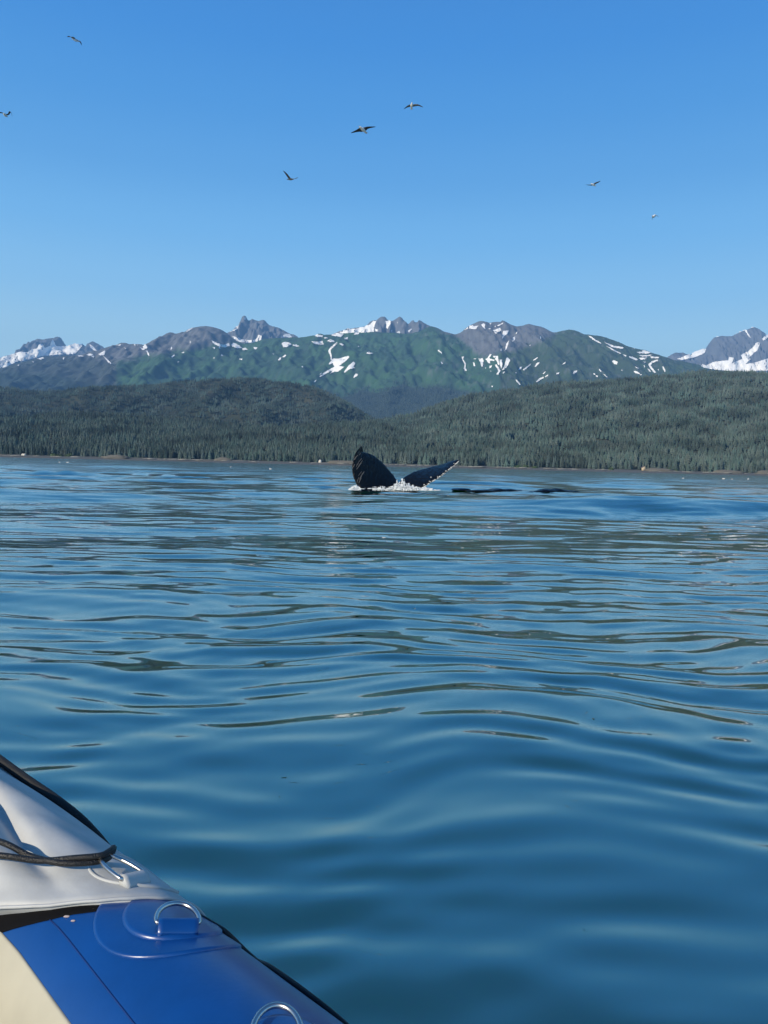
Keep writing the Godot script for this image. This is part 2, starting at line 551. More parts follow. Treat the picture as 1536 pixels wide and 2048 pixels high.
	# left third
	for f in [[600, 428, 640, 430, 640, 438, 605, 437], [655, 425, 690, 415, 718, 422, 690, 432], [755, 420, 805, 390, 812, 398, 800, 428, 770, 430], [795, 432, 830, 465, 856, 492, 848, 498, 820, 470], [285, 455, 330, 442, 340, 452, 310, 462], [483, 450, 494, 445, 492, 462, 484, 462], [895, 348, 930, 346, 925, 352, 895, 354], [952, 366, 970, 378, 964, 382], [1028, 340, 1044, 340, 1038, 358], [1095, 352, 1112, 338, 1132, 365, 1128, 380, 1100, 372], [1074, 368, 1100, 375, 1125, 378, 1095, 390], [1120, 392, 1132, 392, 1148, 428, 1140, 432], [1310, 380, 1318, 362, 1322, 378, 1312, 388], [1455, 315, 1466, 320, 1462, 345], [1315, 438, 1338, 422, 1340, 432, 1322, 448], [1395, 405, 1418, 402, 1415, 410, 1396, 411], [1360, 478, 1376, 478, 1370, 486], [1410, 246, 1450, 222, 1480, 214, 1478, 222, 1440, 248], [1050, 350, 1060, 345, 1062, 352], [130, 505, 148, 500, 145, 510], [245, 475, 262, 475, 258, 486], [700, 432, 722, 432, 720, 444, 708, 442]]:
		snow(C, f, 0, 600, k)
	# middle
	for f in [[86, 312, 130, 335, 180, 348, 222, 335, 230, 352, 190, 370, 150, 362, 100, 335], [240, 345, 262, 330, 300, 350, 322, 372, 290, 376, 250, 362], [322, 375, 350, 370, 368, 384, 330, 388], [410, 365, 440, 368, 432, 384, 416, 380], [88, 362, 120, 372, 110, 378], [150, 362, 162, 378, 140, 372], [626, 335, 650, 325, 690, 332, 702, 345, 670, 364, 640, 366], [708, 346, 740, 346, 764, 358, 740, 362, 715, 355], [598, 462, 612, 446, 626, 446, 616, 466, 604, 470], [632, 440, 655, 424, 664, 430, 640, 446], [555, 412, 570, 416, 564, 424], [780, 514, 792, 514, 788, 524], [825, 268, 850, 260, 872, 266, 850, 276], [875, 266, 905, 258, 910, 270, 945, 275, 940, 288, 900, 288, 880, 280], [855, 322, 905, 325, 940, 318, 950, 345, 910, 345, 880, 340], [975, 318, 1000, 305, 1030, 315, 1036, 325, 1000, 328], [1010, 270, 1060, 264, 1105, 268, 1080, 288, 1050, 282, 1015, 278], [1070, 340, 1090, 338, 1108, 350, 1090, 356], [1108, 294, 1136, 290, 1134, 306, 1112, 306], [1180, 265, 1200, 252, 1226, 254, 1215, 266, 1190, 272], [1210, 355, 1222, 358, 1216, 366], [1275, 412, 1296, 398, 1305, 408, 1330, 412, 1300, 422], [985, 390, 1010, 360, 1030, 345, 1052, 327, 1058, 335, 1030, 362, 1002, 388, 1008, 420, 1016, 465, 1005, 465, 1000, 430, 985, 405], [988, 496, 1010, 466, 1022, 455, 1060, 456, 1140, 432, 1148, 442, 1110, 480, 1070, 512, 1110, 516, 1060, 556, 1030, 556, 1005, 566, 990, 578, 1020, 545, 985, 560, 925, 596, 915, 594, 960, 555, 1030, 518, 1020, 490, 992, 500], [1105, 556, 1140, 510, 1180, 475, 1192, 490, 1178, 515, 1192, 525, 1150, 535, 1112, 562], [1178, 598, 1195, 570, 1212, 572, 1206, 590, 1184, 602], [918, 575, 935, 560, 930, 575], [873, 636, 890, 618, 896, 620, 880, 638], [950, 292, 975, 290, 985, 298, 960, 300], [300, 455, 326, 456, 322, 465], [160, 424, 178, 424, 178, 434, 162, 434], [100, 448, 110, 445, 110, 455]]:
		snow(C, f, 400, 600, k)
	# right of the middle
	for f in [[412, 262, 470, 232, 472, 240, 450, 266], [488, 220, 522, 205, 520, 222, 500, 234], [532, 200, 548, 188, 570, 205, 600, 202, 580, 230, 545, 225, 530, 222], [622, 190, 640, 182, 655, 190, 650, 212, 658, 230, 640, 218], [685, 185, 702, 180, 698, 192], [670, 226, 698, 220, 690, 230], [724, 210, 735, 200, 736, 212], [745, 200, 790, 178, 796, 182, 760, 204], [710, 236, 745, 225, 768, 218, 778, 238, 735, 264], [792, 240, 832, 238, 826, 262, 800, 282, 785, 304, 786, 280], [858, 310, 872, 290, 886, 285, 882, 308, 864, 325], [886, 262, 904, 246, 896, 264], [804, 396, 815, 340, 836, 314, 832, 342, 816, 385], [770, 392, 778, 375, 780, 396], [1074, 285, 1082, 285, 1082, 305], [992, 355, 1004, 345, 1002, 358], [290, 392, 300, 388, 325, 414, 318, 418], [310, 478, 320, 478, 332, 494, 322, 496], [472, 440, 492, 436, 482, 458, 505, 490, 504, 530, 516, 550, 500, 548, 490, 530, 498, 500, 478, 462], [558, 482, 568, 480, 578, 510, 568, 514], [602, 456, 635, 452, 642, 470, 636, 516, 624, 514, 616, 480], [655, 456, 672, 450, 690, 420, 702, 422, 686, 452, 726, 466, 720, 474, 690, 470, 692, 492, 678, 490], [712, 436, 750, 434, 756, 470, 764, 502, 756, 505, 740, 470], [730, 500, 742, 498, 758, 530, 772, 548, 752, 578, 740, 575, 756, 548, 735, 515], [764, 462, 782, 460, 786, 500, 780, 535, 768, 500], [782, 545, 800, 515, 808, 480, 820, 446, 832, 446, 846, 468, 828, 510, 800, 538], [685, 510, 706, 508, 700, 524, 688, 528], [650, 522, 664, 526, 658, 532], [690, 548, 702, 550, 698, 558], [785, 562, 800, 552, 806, 556, 792, 572], [908, 540, 920, 518, 940, 516, 925, 538], [942, 540, 965, 522, 1006, 492, 1002, 502, 955, 545], [1032, 516, 1050, 488, 1072, 482, 1060, 502, 1040, 518], [1022, 470, 1035, 455, 1060, 444, 1050, 458], [1244, 506, 1256, 490, 1272, 478, 1268, 490], [1196, 578, 1205, 564, 1224, 560, 1218, 572], [1326, 570, 1340, 550, 1362, 545, 1355, 562], [1386, 556, 1392, 545, 1398, 552, 1390, 560], [1044, 634, 1070, 606, 1100, 594, 1104, 604, 1070, 622, 1050, 636], [1112, 598, 1120, 585, 1138, 578, 1136, 588], [1092, 572, 1110, 556, 1118, 556, 1104, 572], [886, 612, 898, 620, 926, 654, 918, 660, 898, 636], [886, 560, 896, 558, 894, 570], [700, 664, 714, 664, 708, 676], [1524, 536, 1534, 534, 1540, 548], [1482, 570, 1495, 568, 1500, 580], [1502, 584, 1520, 586, 1518, 598], [562, 456, 586, 450, 580, 460]]:
		snow(C, f, 800, 600, k)
	for f in [[152, 278, 170, 280, 215, 310, 255, 334, 250, 340, 200, 315], [276, 326, 300, 335, 350, 355, 400, 362, 425, 365, 420, 378, 380, 375, 330, 362], [290, 355, 310, 362, 370, 395, 408, 412, 402, 418, 350, 396], [412, 420, 450, 432, 445, 438], [464, 436, 500, 440, 536, 460, 528, 468, 480, 452], [528, 405, 570, 400, 568, 388, 600, 395, 635, 408, 600, 416, 540, 412], [540, 425, 580, 428, 648, 424, 620, 436, 570, 440], [545, 448, 610, 444, 590, 460, 555, 464], [628, 436, 660, 440, 704, 440, 690, 452, 640, 450], [616, 500, 640, 475, 685, 462, 690, 470, 645, 490, 632, 505, 655, 535, 676, 562, 664, 566, 630, 525], [608, 530, 620, 535, 636, 556, 622, 552], [722, 516, 732, 514, 748, 545, 742, 558], [688, 536, 698, 538, 696, 548], [336, 475, 350, 466, 382, 480, 374, 502, 355, 494], [233, 536, 245, 538, 258, 552, 250, 554], [268, 572, 280, 576, 302, 598, 292, 596], [192, 570, 206, 574, 200, 580], [210, 585, 228, 592, 222, 598], [36, 568, 48, 550, 68, 544, 66, 558, 44, 574], [502, 552, 520, 550, 550, 566, 548, 574, 515, 565], [514, 516, 540, 526, 545, 534, 520, 526], [552, 572, 566, 576, 560, 584], [580, 505, 590, 505, 590, 520, 583, 522], [406, 542, 416, 540, 418, 549], [500, 370, 518, 372, 512, 379], [576, 478, 600, 478, 592, 486]]:
		snow(C, f, 1136, 600, k)

	# the wooded hills; the trees stand on them
	var paint_wood := func(p: Vector3, _nn: Vector3, _top: float) -> Color:
		return Color(0.04, 0.05, 0.038).lerp(Color(0.075, 0.08, 0.06), clampf(0.4 + n1.get_noise_2d(p.x, p.z), 0.0, 1.0))
	var hill := {"paint": paint_wood, "step": 20.0, "zstep": 20.0, "power": 1.1, "spur": 380.0, "grain": 160.0, "sway": 0.03, "floor": 3.0, "base": 2.5}
	var G := build_terrain("hill", "tall wooded hill rising behind the low left shore", [-260, 785, -60, 776, 0, 775, 30, 778, 60, 783, 90, 784, 125, 780, 165, 778, 225, 775, 300, 773, 375, 764, 420, 760, 450, 758, 500, 757, 530, 760, 575, 767, 625, 775, 650, 783, 675, 795, 700, 810, 720, 823, 735, 833, 770, 850, 830, 880, 920, 915], 3000.0, 1900.0, 400.0, hill.merged({"seed": 101, "relief": 0.2, "base": 30.0}))
	var H := build_terrain("hill", "low dark wooded rise along the left shore", [-360, 850, -100, 850, 0, 852, 40, 843, 75, 836, 150, 832, 250, 834, 350, 843, 450, 853, 550, 858, 640, 853, 700, 850, 740, 850, 800, 862, 860, 880, 930, 905, 1000, 925], 1750.0, 1046.0, 300.0, hill.merged({"seed": 111, "relief": 0.1}))
	var R := build_terrain("hill", "broad wooded hill filling the right half behind the shore", [560, 915, 620, 888, 660, 870, 700, 855, 740, 847, 768, 843, 818, 834, 868, 816, 918, 801, 968, 790, 1018, 784, 1068, 774, 1118, 769, 1168, 769, 1218, 765, 1268, 760, 1308, 757, 1343, 753, 1393, 746, 1418, 745, 1468, 749, 1536, 750, 1640, 755, 1900, 790], 2350.0, 1046.0, 400.0, hill.merged({"seed": 121, "relief": 0.12}))
	forest(G, "mid distance conifer forest covering the tall hill behind the left shore", 9.8, 1)
	forest(H, "dark conifer forest on the low rise along the left shore", 7.2, 2)
	forest(R, "conifer forest covering the whole of the broad right hill", 8.0, 3)
	valley_woods(C)
	shore_trees([H, R])

func pine(st: SurfaceTool, at: Vector3, h: float, w: float, tint: float, r: RandomNumberGenerator, tiers := 6) -> void:
	# ragged skirts of boughs, one above the other, on a thin stem
	var sides := 7
	for k in tiers:
		var s := float(k) / tiers
		var y0 := h * (0.10 + 0.84 * s)
		var y1 := h * (0.10 + 0.84 * (s + 1.7 / tiers)) if k < tiers - 1 else h
		var rad := w * (pow(1.0 - s, 0.8) + 0.06) * r.randf_range(0.8, 1.12)
		var turn := r.randf() * TAU
		var tip := at + Vector3(r.randf_range(-0.06, 0.06) * w, minf(y1, h), r.randf_range(-0.06, 0.06) * w)
		var ring := []
		for q in sides * 2:
			var a := turn + TAU * q / (sides * 2)
			var rr := rad * (r.randf_range(0.85, 1.15) if q % 2 == 0 else r.randf_range(0.42, 0.62))
			ring.append(at + Vector3(cos(a) * rr, y0 - (0.045 * h if q % 2 == 0 else -0.02 * h), sin(a) * rr))
		for q in ring.size():
			st.set_color(Color(tint, tint, tint))
			for p in [tip, ring[(q + 1) % ring.size()], ring[q]]: st.add_vertex(p)

func forest(T: Dictionary, label: String, gap: float, s: int) -> void:
	var r := RandomNumberGenerator.new()
	r.seed = 900 + s
	var st := begin()
	st.set_smooth_group(-1)
	for k in 4:
		var a := TAU * k / 4.0 + r.randf()
		pine(st, Vector3(cos(a), 0, sin(a)) * gap * r.randf_range(0.35, 0.75), r.randf_range(9, 18), r.randf_range(2.4, 3.9), r.randf_range(0.75, 1.2), r, 5)
	var mesh := done(st)
	var where := []
	var patch := noise(40 + s, 1.0 / 140.0, 3)
	var depth: float = T.nz * T.dz
	var side := gap * 1.9
	for a in int((T.nx * T.dx) / side):
		for b in int(depth / side):
			var x: float = T.x0 + (a + r.randf()) * side
			var z: float = T.z0 - (b + r.randf()) * side
			if absf(x / z) > 0.66: continue
			var i := clampi(int((x - T.x0) / T.dx), 0, T.nx - 1)
			if z < T.ridge[i] - 30.0: continue
			var y := land_h(T, x, z)
			if y < 1.5: continue
			var t := Transform3D(Basis(Vector3.UP, r.randf() * TAU).scaled(Vector3.ONE * r.randf_range(0.75, 1.2) * (1.0 + 0.25 * patch.get_noise_2d(x, z))), Vector3(x, y - 0.6, z))
			var c := 1.0 + 0.8 * patch.get_noise_2d(x + 700.0, z) + r.randf_range(-0.22, 0.22)
			var brown := r.randf_range(0.9, 1.15)
			where.append([t, Color(c * brown, c, c * 0.92)])
	var mm := MultiMesh.new()
	mm.transform_format = MultiMesh.TRANSFORM_3D
	mm.use_colors = true
	mm.mesh = mesh
	mm.instance_count = where.size()
	for i in where.size():
		mm.set_instance_transform(i, where[i][0])
		mm.set_instance_color(i, where[i][1])
	var o := MultiMeshInstance3D.new()
	o.name = numbered("forest")
	o.multimesh = mm
	o.material_override = M.needles
	add_child(o)
	tag(o, label, "forest", "", "stuff")

func valley_woods(T: Dictionary) -> void:
	# the dark woods at the foot of the green ridge
	var r := RandomNumberGenerator.new()
	r.seed = 77
	var st := begin()
	st.set_smooth_group(-1)
	for k in 6:
		pine(st, Vector3(r.randf_range(-14, 14), 0, r.randf_range(-14, 14)), r.randf_range(14, 24), r.randf_range(3.0, 4.6), r.randf_range(0.8, 1.1), r, 4)
	var where := []
	for i in 9000:
		var u := r.randf_range(640.0, 1020.0)
		var edge := 786.0 + 9.0 * sin(u * 0.021) + 5.0 * sin(u * 0.083 + 1.0)
		var v := edge + 66.0 * pow(r.randf(), 0.75) - (14.0 * r.randf() if r.randf() < 0.25 else 0.0)
		var p = strike(T, u, v)
		if p == null: continue
		where.append(Transform3D(Basis(Vector3.UP, r.randf() * TAU).scaled(Vector3.ONE * r.randf_range(0.8, 1.3)), p - Vector3(0, 1, 0)))
	var mm := MultiMesh.new()
	mm.transform_format = MultiMesh.TRANSFORM_3D
	mm.mesh = done(st)
	mm.instance_count = where.size()
	for i in where.size(): mm.set_instance_transform(i, where[i])
	var o := MultiMeshInstance3D.new()
	o.name = numbered("forest")
	o.multimesh = mm
	o.material_override = M.needles
	add_child(o)
	tag(o, "hazy bluish forest in the valley between the two wooded hills", "forest", "", "stuff")

const SHORE := 1000.0

func build_beach() -> void:
	var r := noise(5, 0.02, 3)
	var rows := []
	for j in 9:
		var line := PackedVector3Array()
		for i in 240:
			var x := -1100.0 + i * 9.2
			var s := j / 8.0
			var y := -0.6 + 4.6 * pow(s, 1.3) + 0.5 * r.get_noise_2d(x, s * 40.0) * s
			line.append(Vector3(x, y, -SHORE + 26.0 * r.get_noise_1d(x * 0.5) * (1.0 - s) - 48.0 * s))
		rows.append(line)
	var st := begin()
	loft(st, rows, false)
	tag(obj("beach", done(st), M.beach), "narrow grey and tan gravel beach below the far woods", "", "", "structure")
	# the pale line of bleached drift logs and dry gravel at the top of the beach
	var q := RandomNumberGenerator.new()
	q.seed = 12
	var logs := begin()
	for i in 520:
		var x := q.randf_range(-620.0, 640.0)
		if r.get_noise_1d(x * 1.4 + 300.0) < -0.12: continue
		var z := -SHORE - q.randf_range(28.0, 40.0)
		var l := q.randf_range(2.0, 7.0)
		var a := q.randf_range(-0.35, 0.35)
		var y := 2.1 + q.randf_range(0.0, 0.9)
		tube(logs, PackedVector3Array([Vector3(x - l * cos(a), y, z - l * sin(a)), Vector3(x + l * cos(a), y + q.randf_range(-0.2, 0.4), z + l * sin(a))]), q.randf_range(0.25, 0.55), 6)
	tag(obj("driftwood", done(logs), M.drift), "bleached drift logs strewn along the top of the far beach", "driftwood", "", "stuff")

func shore_trees(hills: Array) -> void:
	# the first row of trees behind the beach
	var r := RandomNumberGenerator.new()
	r.seed = 555
	var kinds := []
	for k in 5:
		var crown := begin()
		crown.set_smooth_group(-1)
		pine(crown, Vector3.ZERO, 24.0, r.randf_range(2.8, 3.8), 1.0, r, 8)
		var stem := begin()
		tube(stem, PackedVector3Array([Vector3(0, -1, 0), Vector3(0, 6, 0), Vector3(0.1, 20, 0)]), 0.35, 6)
		var o := Node3D.new()
		obj("trunk", done(stem), M.bark, o)
		obj("crown", done(crown), [M.needles_a, M.needles_b, M.needles_c][k % 3], o)
		kinds.append(o)
	for i in 250:
		var x := -650.0 + 1320.0 * (i + r.randf() * 0.9) / 250.0
		var o: Node3D = kinds[r.randi() % 5].duplicate()
		o.name = numbered("conifer_tree")
		o.position = Vector3(x, 3.2, -SHORE - r.randf_range(44.0, 62.0))
		o.rotation.y = r.randf() * TAU
		o.scale = Vector3(r.randf_range(0.8, 1.2), 1, r.randf_range(0.8, 1.2)) * r.randf_range(0.42, 0.92)
		add_child(o)
		tag(o, "tall dark conifer in the front row of trees behind the far beach", "tree", "conifers behind the far beach")
	for o in kinds: o.free()
	# low green alders in front of them
	var bush := begin()
	bush.set_smooth_group(-1)
	for k in 90:
		var d := Vector3(r.randfn(), absf(r.randfn()), r.randfn()).normalized()
		var c := d * Vector3(4.2, 3.4, 4.2) * r.randf_range(0.6, 1.0)
		var s := r.randf_range(0.7, 1.3)
		var ax := Vector3(r.randfn(), r.randfn(), r.randfn()).normalized()
		var ay := ax.cross(d).normalized()
		for p in [c + ax * s, c - ax * s + ay * s, c - ax * s - ay * s]: bush.add_vertex(p)
	var bm := done(bush)
	var spots := [[108, "green alder thicket at the water's edge on the left, left half"], [122, "green alder thicket at the water's edge on the left, widest bush of all"], [137, "green alder thicket at the left shore, right of the widest bush"], [1035, "green alder bush on the shore right of the whale, first of three"], [1052, "green alder bush on the shore right of the whale, middle of three"], [1070, "green alder bush on the shore right of the whale, last of three"], [1222, "green alder bush left of the shed on the far right shore"], [1336, "green alder bush on the right shore between shed and bare bank"], [1350, "tallest green bush on the right shore beside the bare bank"]]
	for i in spots.size():
		var p := px(spots[i][0], 940.0, SHORE + 42.0)
		var o := obj("alder_bush", bm, M.alder)
		o.position = Vector3(p.x, 3.0, p.z)
		o.rotation.y = i * 1.3
		o.scale = Vector3.ONE * r.randf_range(0.75, 1.25) * Vector3(1.3, 1.0, 1.0)
		tag(o, spots[i][1], "bush", "alder bushes on the far shore")

func build_shore_things() -> void:
	# a small pale shed with an outhouse
	var p := px(1287, 940, SHORE + 40.0)
	var shed := thing("shed", "small tan shed standing alone on the far right shore", "shed", Vector3(p.x, 3.0, p.z))
	var st := begin()
	loft(st, [PackedVector3Array([Vector3(-2.3, 0, 2), Vector3(-2.3, 4, 2), Vector3(0, 5.9, 2), Vector3(2.3, 4, 2), Vector3(2.3, 0, 2)]), PackedVector3Array([Vector3(-2.3, 0, -3), Vector3(-2.3, 4, -3), Vector3(0, 5.9, -3), Vector3(2.3, 4, -3), Vector3(2.3, 0, -3)])], true, true)
	st.set_smooth_group(-1)
	obj("wall", done(st), M.shed, shed)
	for s in [-1.0, 1.0]:
		var b := BoxMesh.new()
		b.size = Vector3(3.3, 0.15, 5.6)
		var o := obj("roof", b, M.shed_roof, shed)
		o.position = Vector3(s * 1.25, 5.0, -0.5)
		o.rotation.z = -s * 0.69
	var box := BoxMesh.new()
	box.size = Vector3(0.9, 2.0, 0.08)
	obj("door", box, M.shed_roof, shed).position = Vector3(0, 1.0, 2.05)
	var r := RandomNumberGenerator.new()
	r.seed = 31
	# pale rocks and bare banks
	for a in [[45, 910, 2.0, 2.6, "pale boulder, smaller of the pair at far left shore"], [49, 909, 3.2, 3.2, "pale boulder, larger of the pair at far left shore"], [223, 914, 2.6, 2.6, "pale boulder on the left shore below tall trees"], [449, 924, 2.2, 2.6, "small pale boulder on a tan bank, left of the whale"], [640, 924, 3.0, 5.0, "tall cream boulder on the shore left of the whale"], [1296, 940, 2.2, 2.6, "white boulder right beside the tan shed"]]:
		var q := px(a[0], a[1], SHORE + 38.0)
		st = begin()
		blob(st, Vector3.ZERO, Vector3(a[2], a[3], a[2]) * 0.75, r.randi() % 999, 0.5)
		var o := obj("boulder", done(st), M.pale_rock)
		o.position = Vector3(q.x, 3.4, q.z)
		tag(o, a[4], "boulder")
	for a in [[232, 918, 18.0, "low tan earth bank on the left shore below boulder"], [446, 926, 12.0, "low tan earth bank under a small boulder left of the whale"], [690, 930, 26.0, "long tan earth bank on the shore just left of the whale"], [1320, 945, 22.0, "tan earth bank right of the shed"], [1457, 949, 20.0, "bare tan earth bank near the right edge"], [1536, 950, 18.0, "bare tan earth bank cut by the right picture edge"]]:
		var q := px(a[0], a[1], SHORE + 36.0)
		st = begin()
		blob(st, Vector3.ZERO, Vector3(a[2], 4.4, 6.0), r.randi() % 999, 0.45, 20, 8)
		var o := obj("earth_bank", done(st), M.bank)
		o.position = Vector3(q.x, 2.2, q.z)
		tag(o, a[3], "bank", "earth banks along the far shore")

# ------------------------------------------------------------------ kayak
const HEAD := 47.0
var ka := Vector3(-sin(deg_to_rad(HEAD)), 0, -cos(deg_to_rad(HEAD)))      # towards the bow
var kn := Vector3(cos(deg_to_rad(HEAD)), 0, -sin(deg_to_rad(HEAD)))       # towards starboard

func axis_at(t: float, side := 1.0) -> Array:       # centre and radius of a side tube
	var mid := 0.09
	var out := 0.437 * side
	var r := 0.16
	var y := 0.20
	if t > 1.9:
		var s := clampf((t - 1.9) / 1.3, 0.0, 1.0)
		out *= 1.0 - 0.9 * pow(s, 2.0)
		y += 0.22 * s * s
		r = 0.16 - 0.07 * s * s
	if t < -1.0:
		var s := clampf((-1.0 - t) / 0.7, 0.0, 1.0)
		out *= 1.0 - 0.25 * s * s
		r = 0.16 * sqrt(maxf(1.0 - s * s * 0.96, 0.0))
		y += 0.08 * s
	return [kn * (mid + out) + ka * t + Vector3(0, y, 0), r]

func hull(t: float, phi: float, off := 0.0, side := 1.0) -> Vector3:      # phi in degrees from the top, outwards
	var c := axis_at(t, side)
	var q := deg_to_rad(phi)
	return c[0] + (kn * sin(q) * side + Vector3.UP * cos(q)) * (c[1] + off)

func flap_t(phi: float) -> float:                   # where the white cover ends
	return interp([-100.0, -60.0, -39.5, -31.1, -22.8, -5.3, 6.6, 21.0, 36.0, 60.0, 110.0], [1.42, 1.25, 1.151, 1.109, 1.073, 1.016, 0.991, 0.976, 0.975, 0.99, 1.05], phi)

func black_t(phi: float) -> float:
	return interp([-100.0, -60.0, -45.0, -33.0, -25.6, -18.0, -11.0, -3.5, 3.0, 110.0], [1.30, 1.18, 1.124, 1.081, 1.056, 1.035, 1.014, 0.997, 0.98, 0.98], phi)

func cover_off(t: float, phi: float) -> float:      # the folds of the white cover
	var grow := smoothstep(1.03, 1.35, t)
	var crease := interp([1.0, 1.066, 1.136, 1.218, 1.387, 1.7], [-12.9, -12.9, -12.4, -11.1, -4.9, 4.0], t)
	var d := phi - crease
	var o := 0.0085 + 0.017 * grow * smoothstep(32.0, 4.0, phi)
	o -= 0.019 * grow * exp(-pow(d / 4.2, 2.0))
	if d < 0.0: o += grow * 0.030 * smoothstep(0.0, -16.0, d) 
	o += 0.004 * smoothstep(0.3, 1.0, 1.0 - absf(t - flap_t(phi) - 0.06) / 0.05) * sin(phi * 0.13 + t * 30.0) * (1.0 if phi < -10.0 else 0.15)
	o += 0.002 * sin(t * 21.0 + phi * 0.21)*smoothstep(1.1, 1.3, t)
	return o

func strip(ts: Callable, te: Callable, p0: float, p1: float, off: Callable, nt := 40, np := 60, side := 1.0) -> ArrayMesh:
	var st := begin()
	var rows := []
	for i in np + 1:
		var phi := lerpf(p0, p1, float(i) / np)
		var a: float = ts.call(phi)
		var b: float = te.call(phi)
		var row := PackedVector3Array()
		row.append(hull(a, phi, -0.004, side))     # the edge turned down to the tube
		row.append(hull(a, phi, off.call(a, phi) * 0.75, side))
		for j in nt + 1:
			var t := lerpf(a + 0.0015, b, float(j) / nt)
			row.append(hull(t, phi, off.call(t, phi), side))
		rows.append(row)
	if side < 0: rows.reverse()
	loft(st, rows, false)
	return done(st)

func disc(t0: float, phi0: float, rad: float, off: float, edge := 0.004) -> ArrayMesh:
	var st := begin()
	var rows := []
	var steps := 48
	for pr in [[0.0, off], [rad * 0.5, off], [rad - edge * 1.6, off], [rad - edge * 0.6, off * 0.85 + 0.0004], [rad, off * 0.3], [rad + 0.0006, -0.003]]:
		var ring := PackedVector3Array()
		for k in steps:
			var q := TAU * k / steps
			ring.append(hull(t0 + pr[0] * cos(q), phi0 + rad_to_deg(pr[0] * sin(q) / 0.16), pr[1]))
		rows.append(ring)
	loft(st, rows)
	return done(st)

func d_ring(t0: float, phi0: float, turn: float, w: float, l: float, lift: float, base: float, parent: Node3D, tab_mat: Material) -> void:
	var c := hull(t0, phi0, base + 0.006)
	var up := (hull(t0, phi0, 0.1) - hull(t0, phi0, 0.0)).normalized()
	var ac := up.cross(ka).normalized()             # across, roughly around the tube
	if ac.dot(kn) < 0.0: ac = -ac
	ac = (ac * cos(turn) + ka * sin(turn)).normalized()
	var fw := ac.cross(up).normalized()
	if fw.dot(ka) < 0.0: fw = -fw
	var rise := (fw * cos(lift) + up * sin(lift)).normalized()
	var pts := []
	for k in 17:
		var q := PI * k / 16.0
		pts.append(c + ac * cos(q) * w + rise * (0.006 + sin(q) * l))
	pts.append(c - ac * w * 0.96)
	pts.push_front(c + ac * w * 0.96)
	var path := smooth_path(pts, 3)
	for k in 8: path.append(c + ac * w * 0.96 * lerpf(-1.0, 1.0, (k + 0.5) / 8.0))
	var st := begin()
	tube(st, path, 0.0036, 10, false, true)
	obj("d_ring", done(st), M.steel, parent)
	# the strap folded over the straight side of the ring
	var rows := []
	for k in 9:
		var x := lerpf(-0.92, 0.92, k / 8.0) * w
		var row := PackedVector3Array()
		for e in [[-0.017, -0.010], [-0.016, -0.0045], [-0.010, 0.001], [-0.006, 0.0045], [0.0, 0.0062], [0.005, 0.004], [0.006, 0.0], [0.004, -0.006], [0.0, -0.012]]:
			row.append(c + ac * x + fw * e[0] + up * e[1])
		rows.append(row)
	st = begin()
	loft(st, rows, true, true)
	obj("strap_tab", done(st), tab_mat, parent)

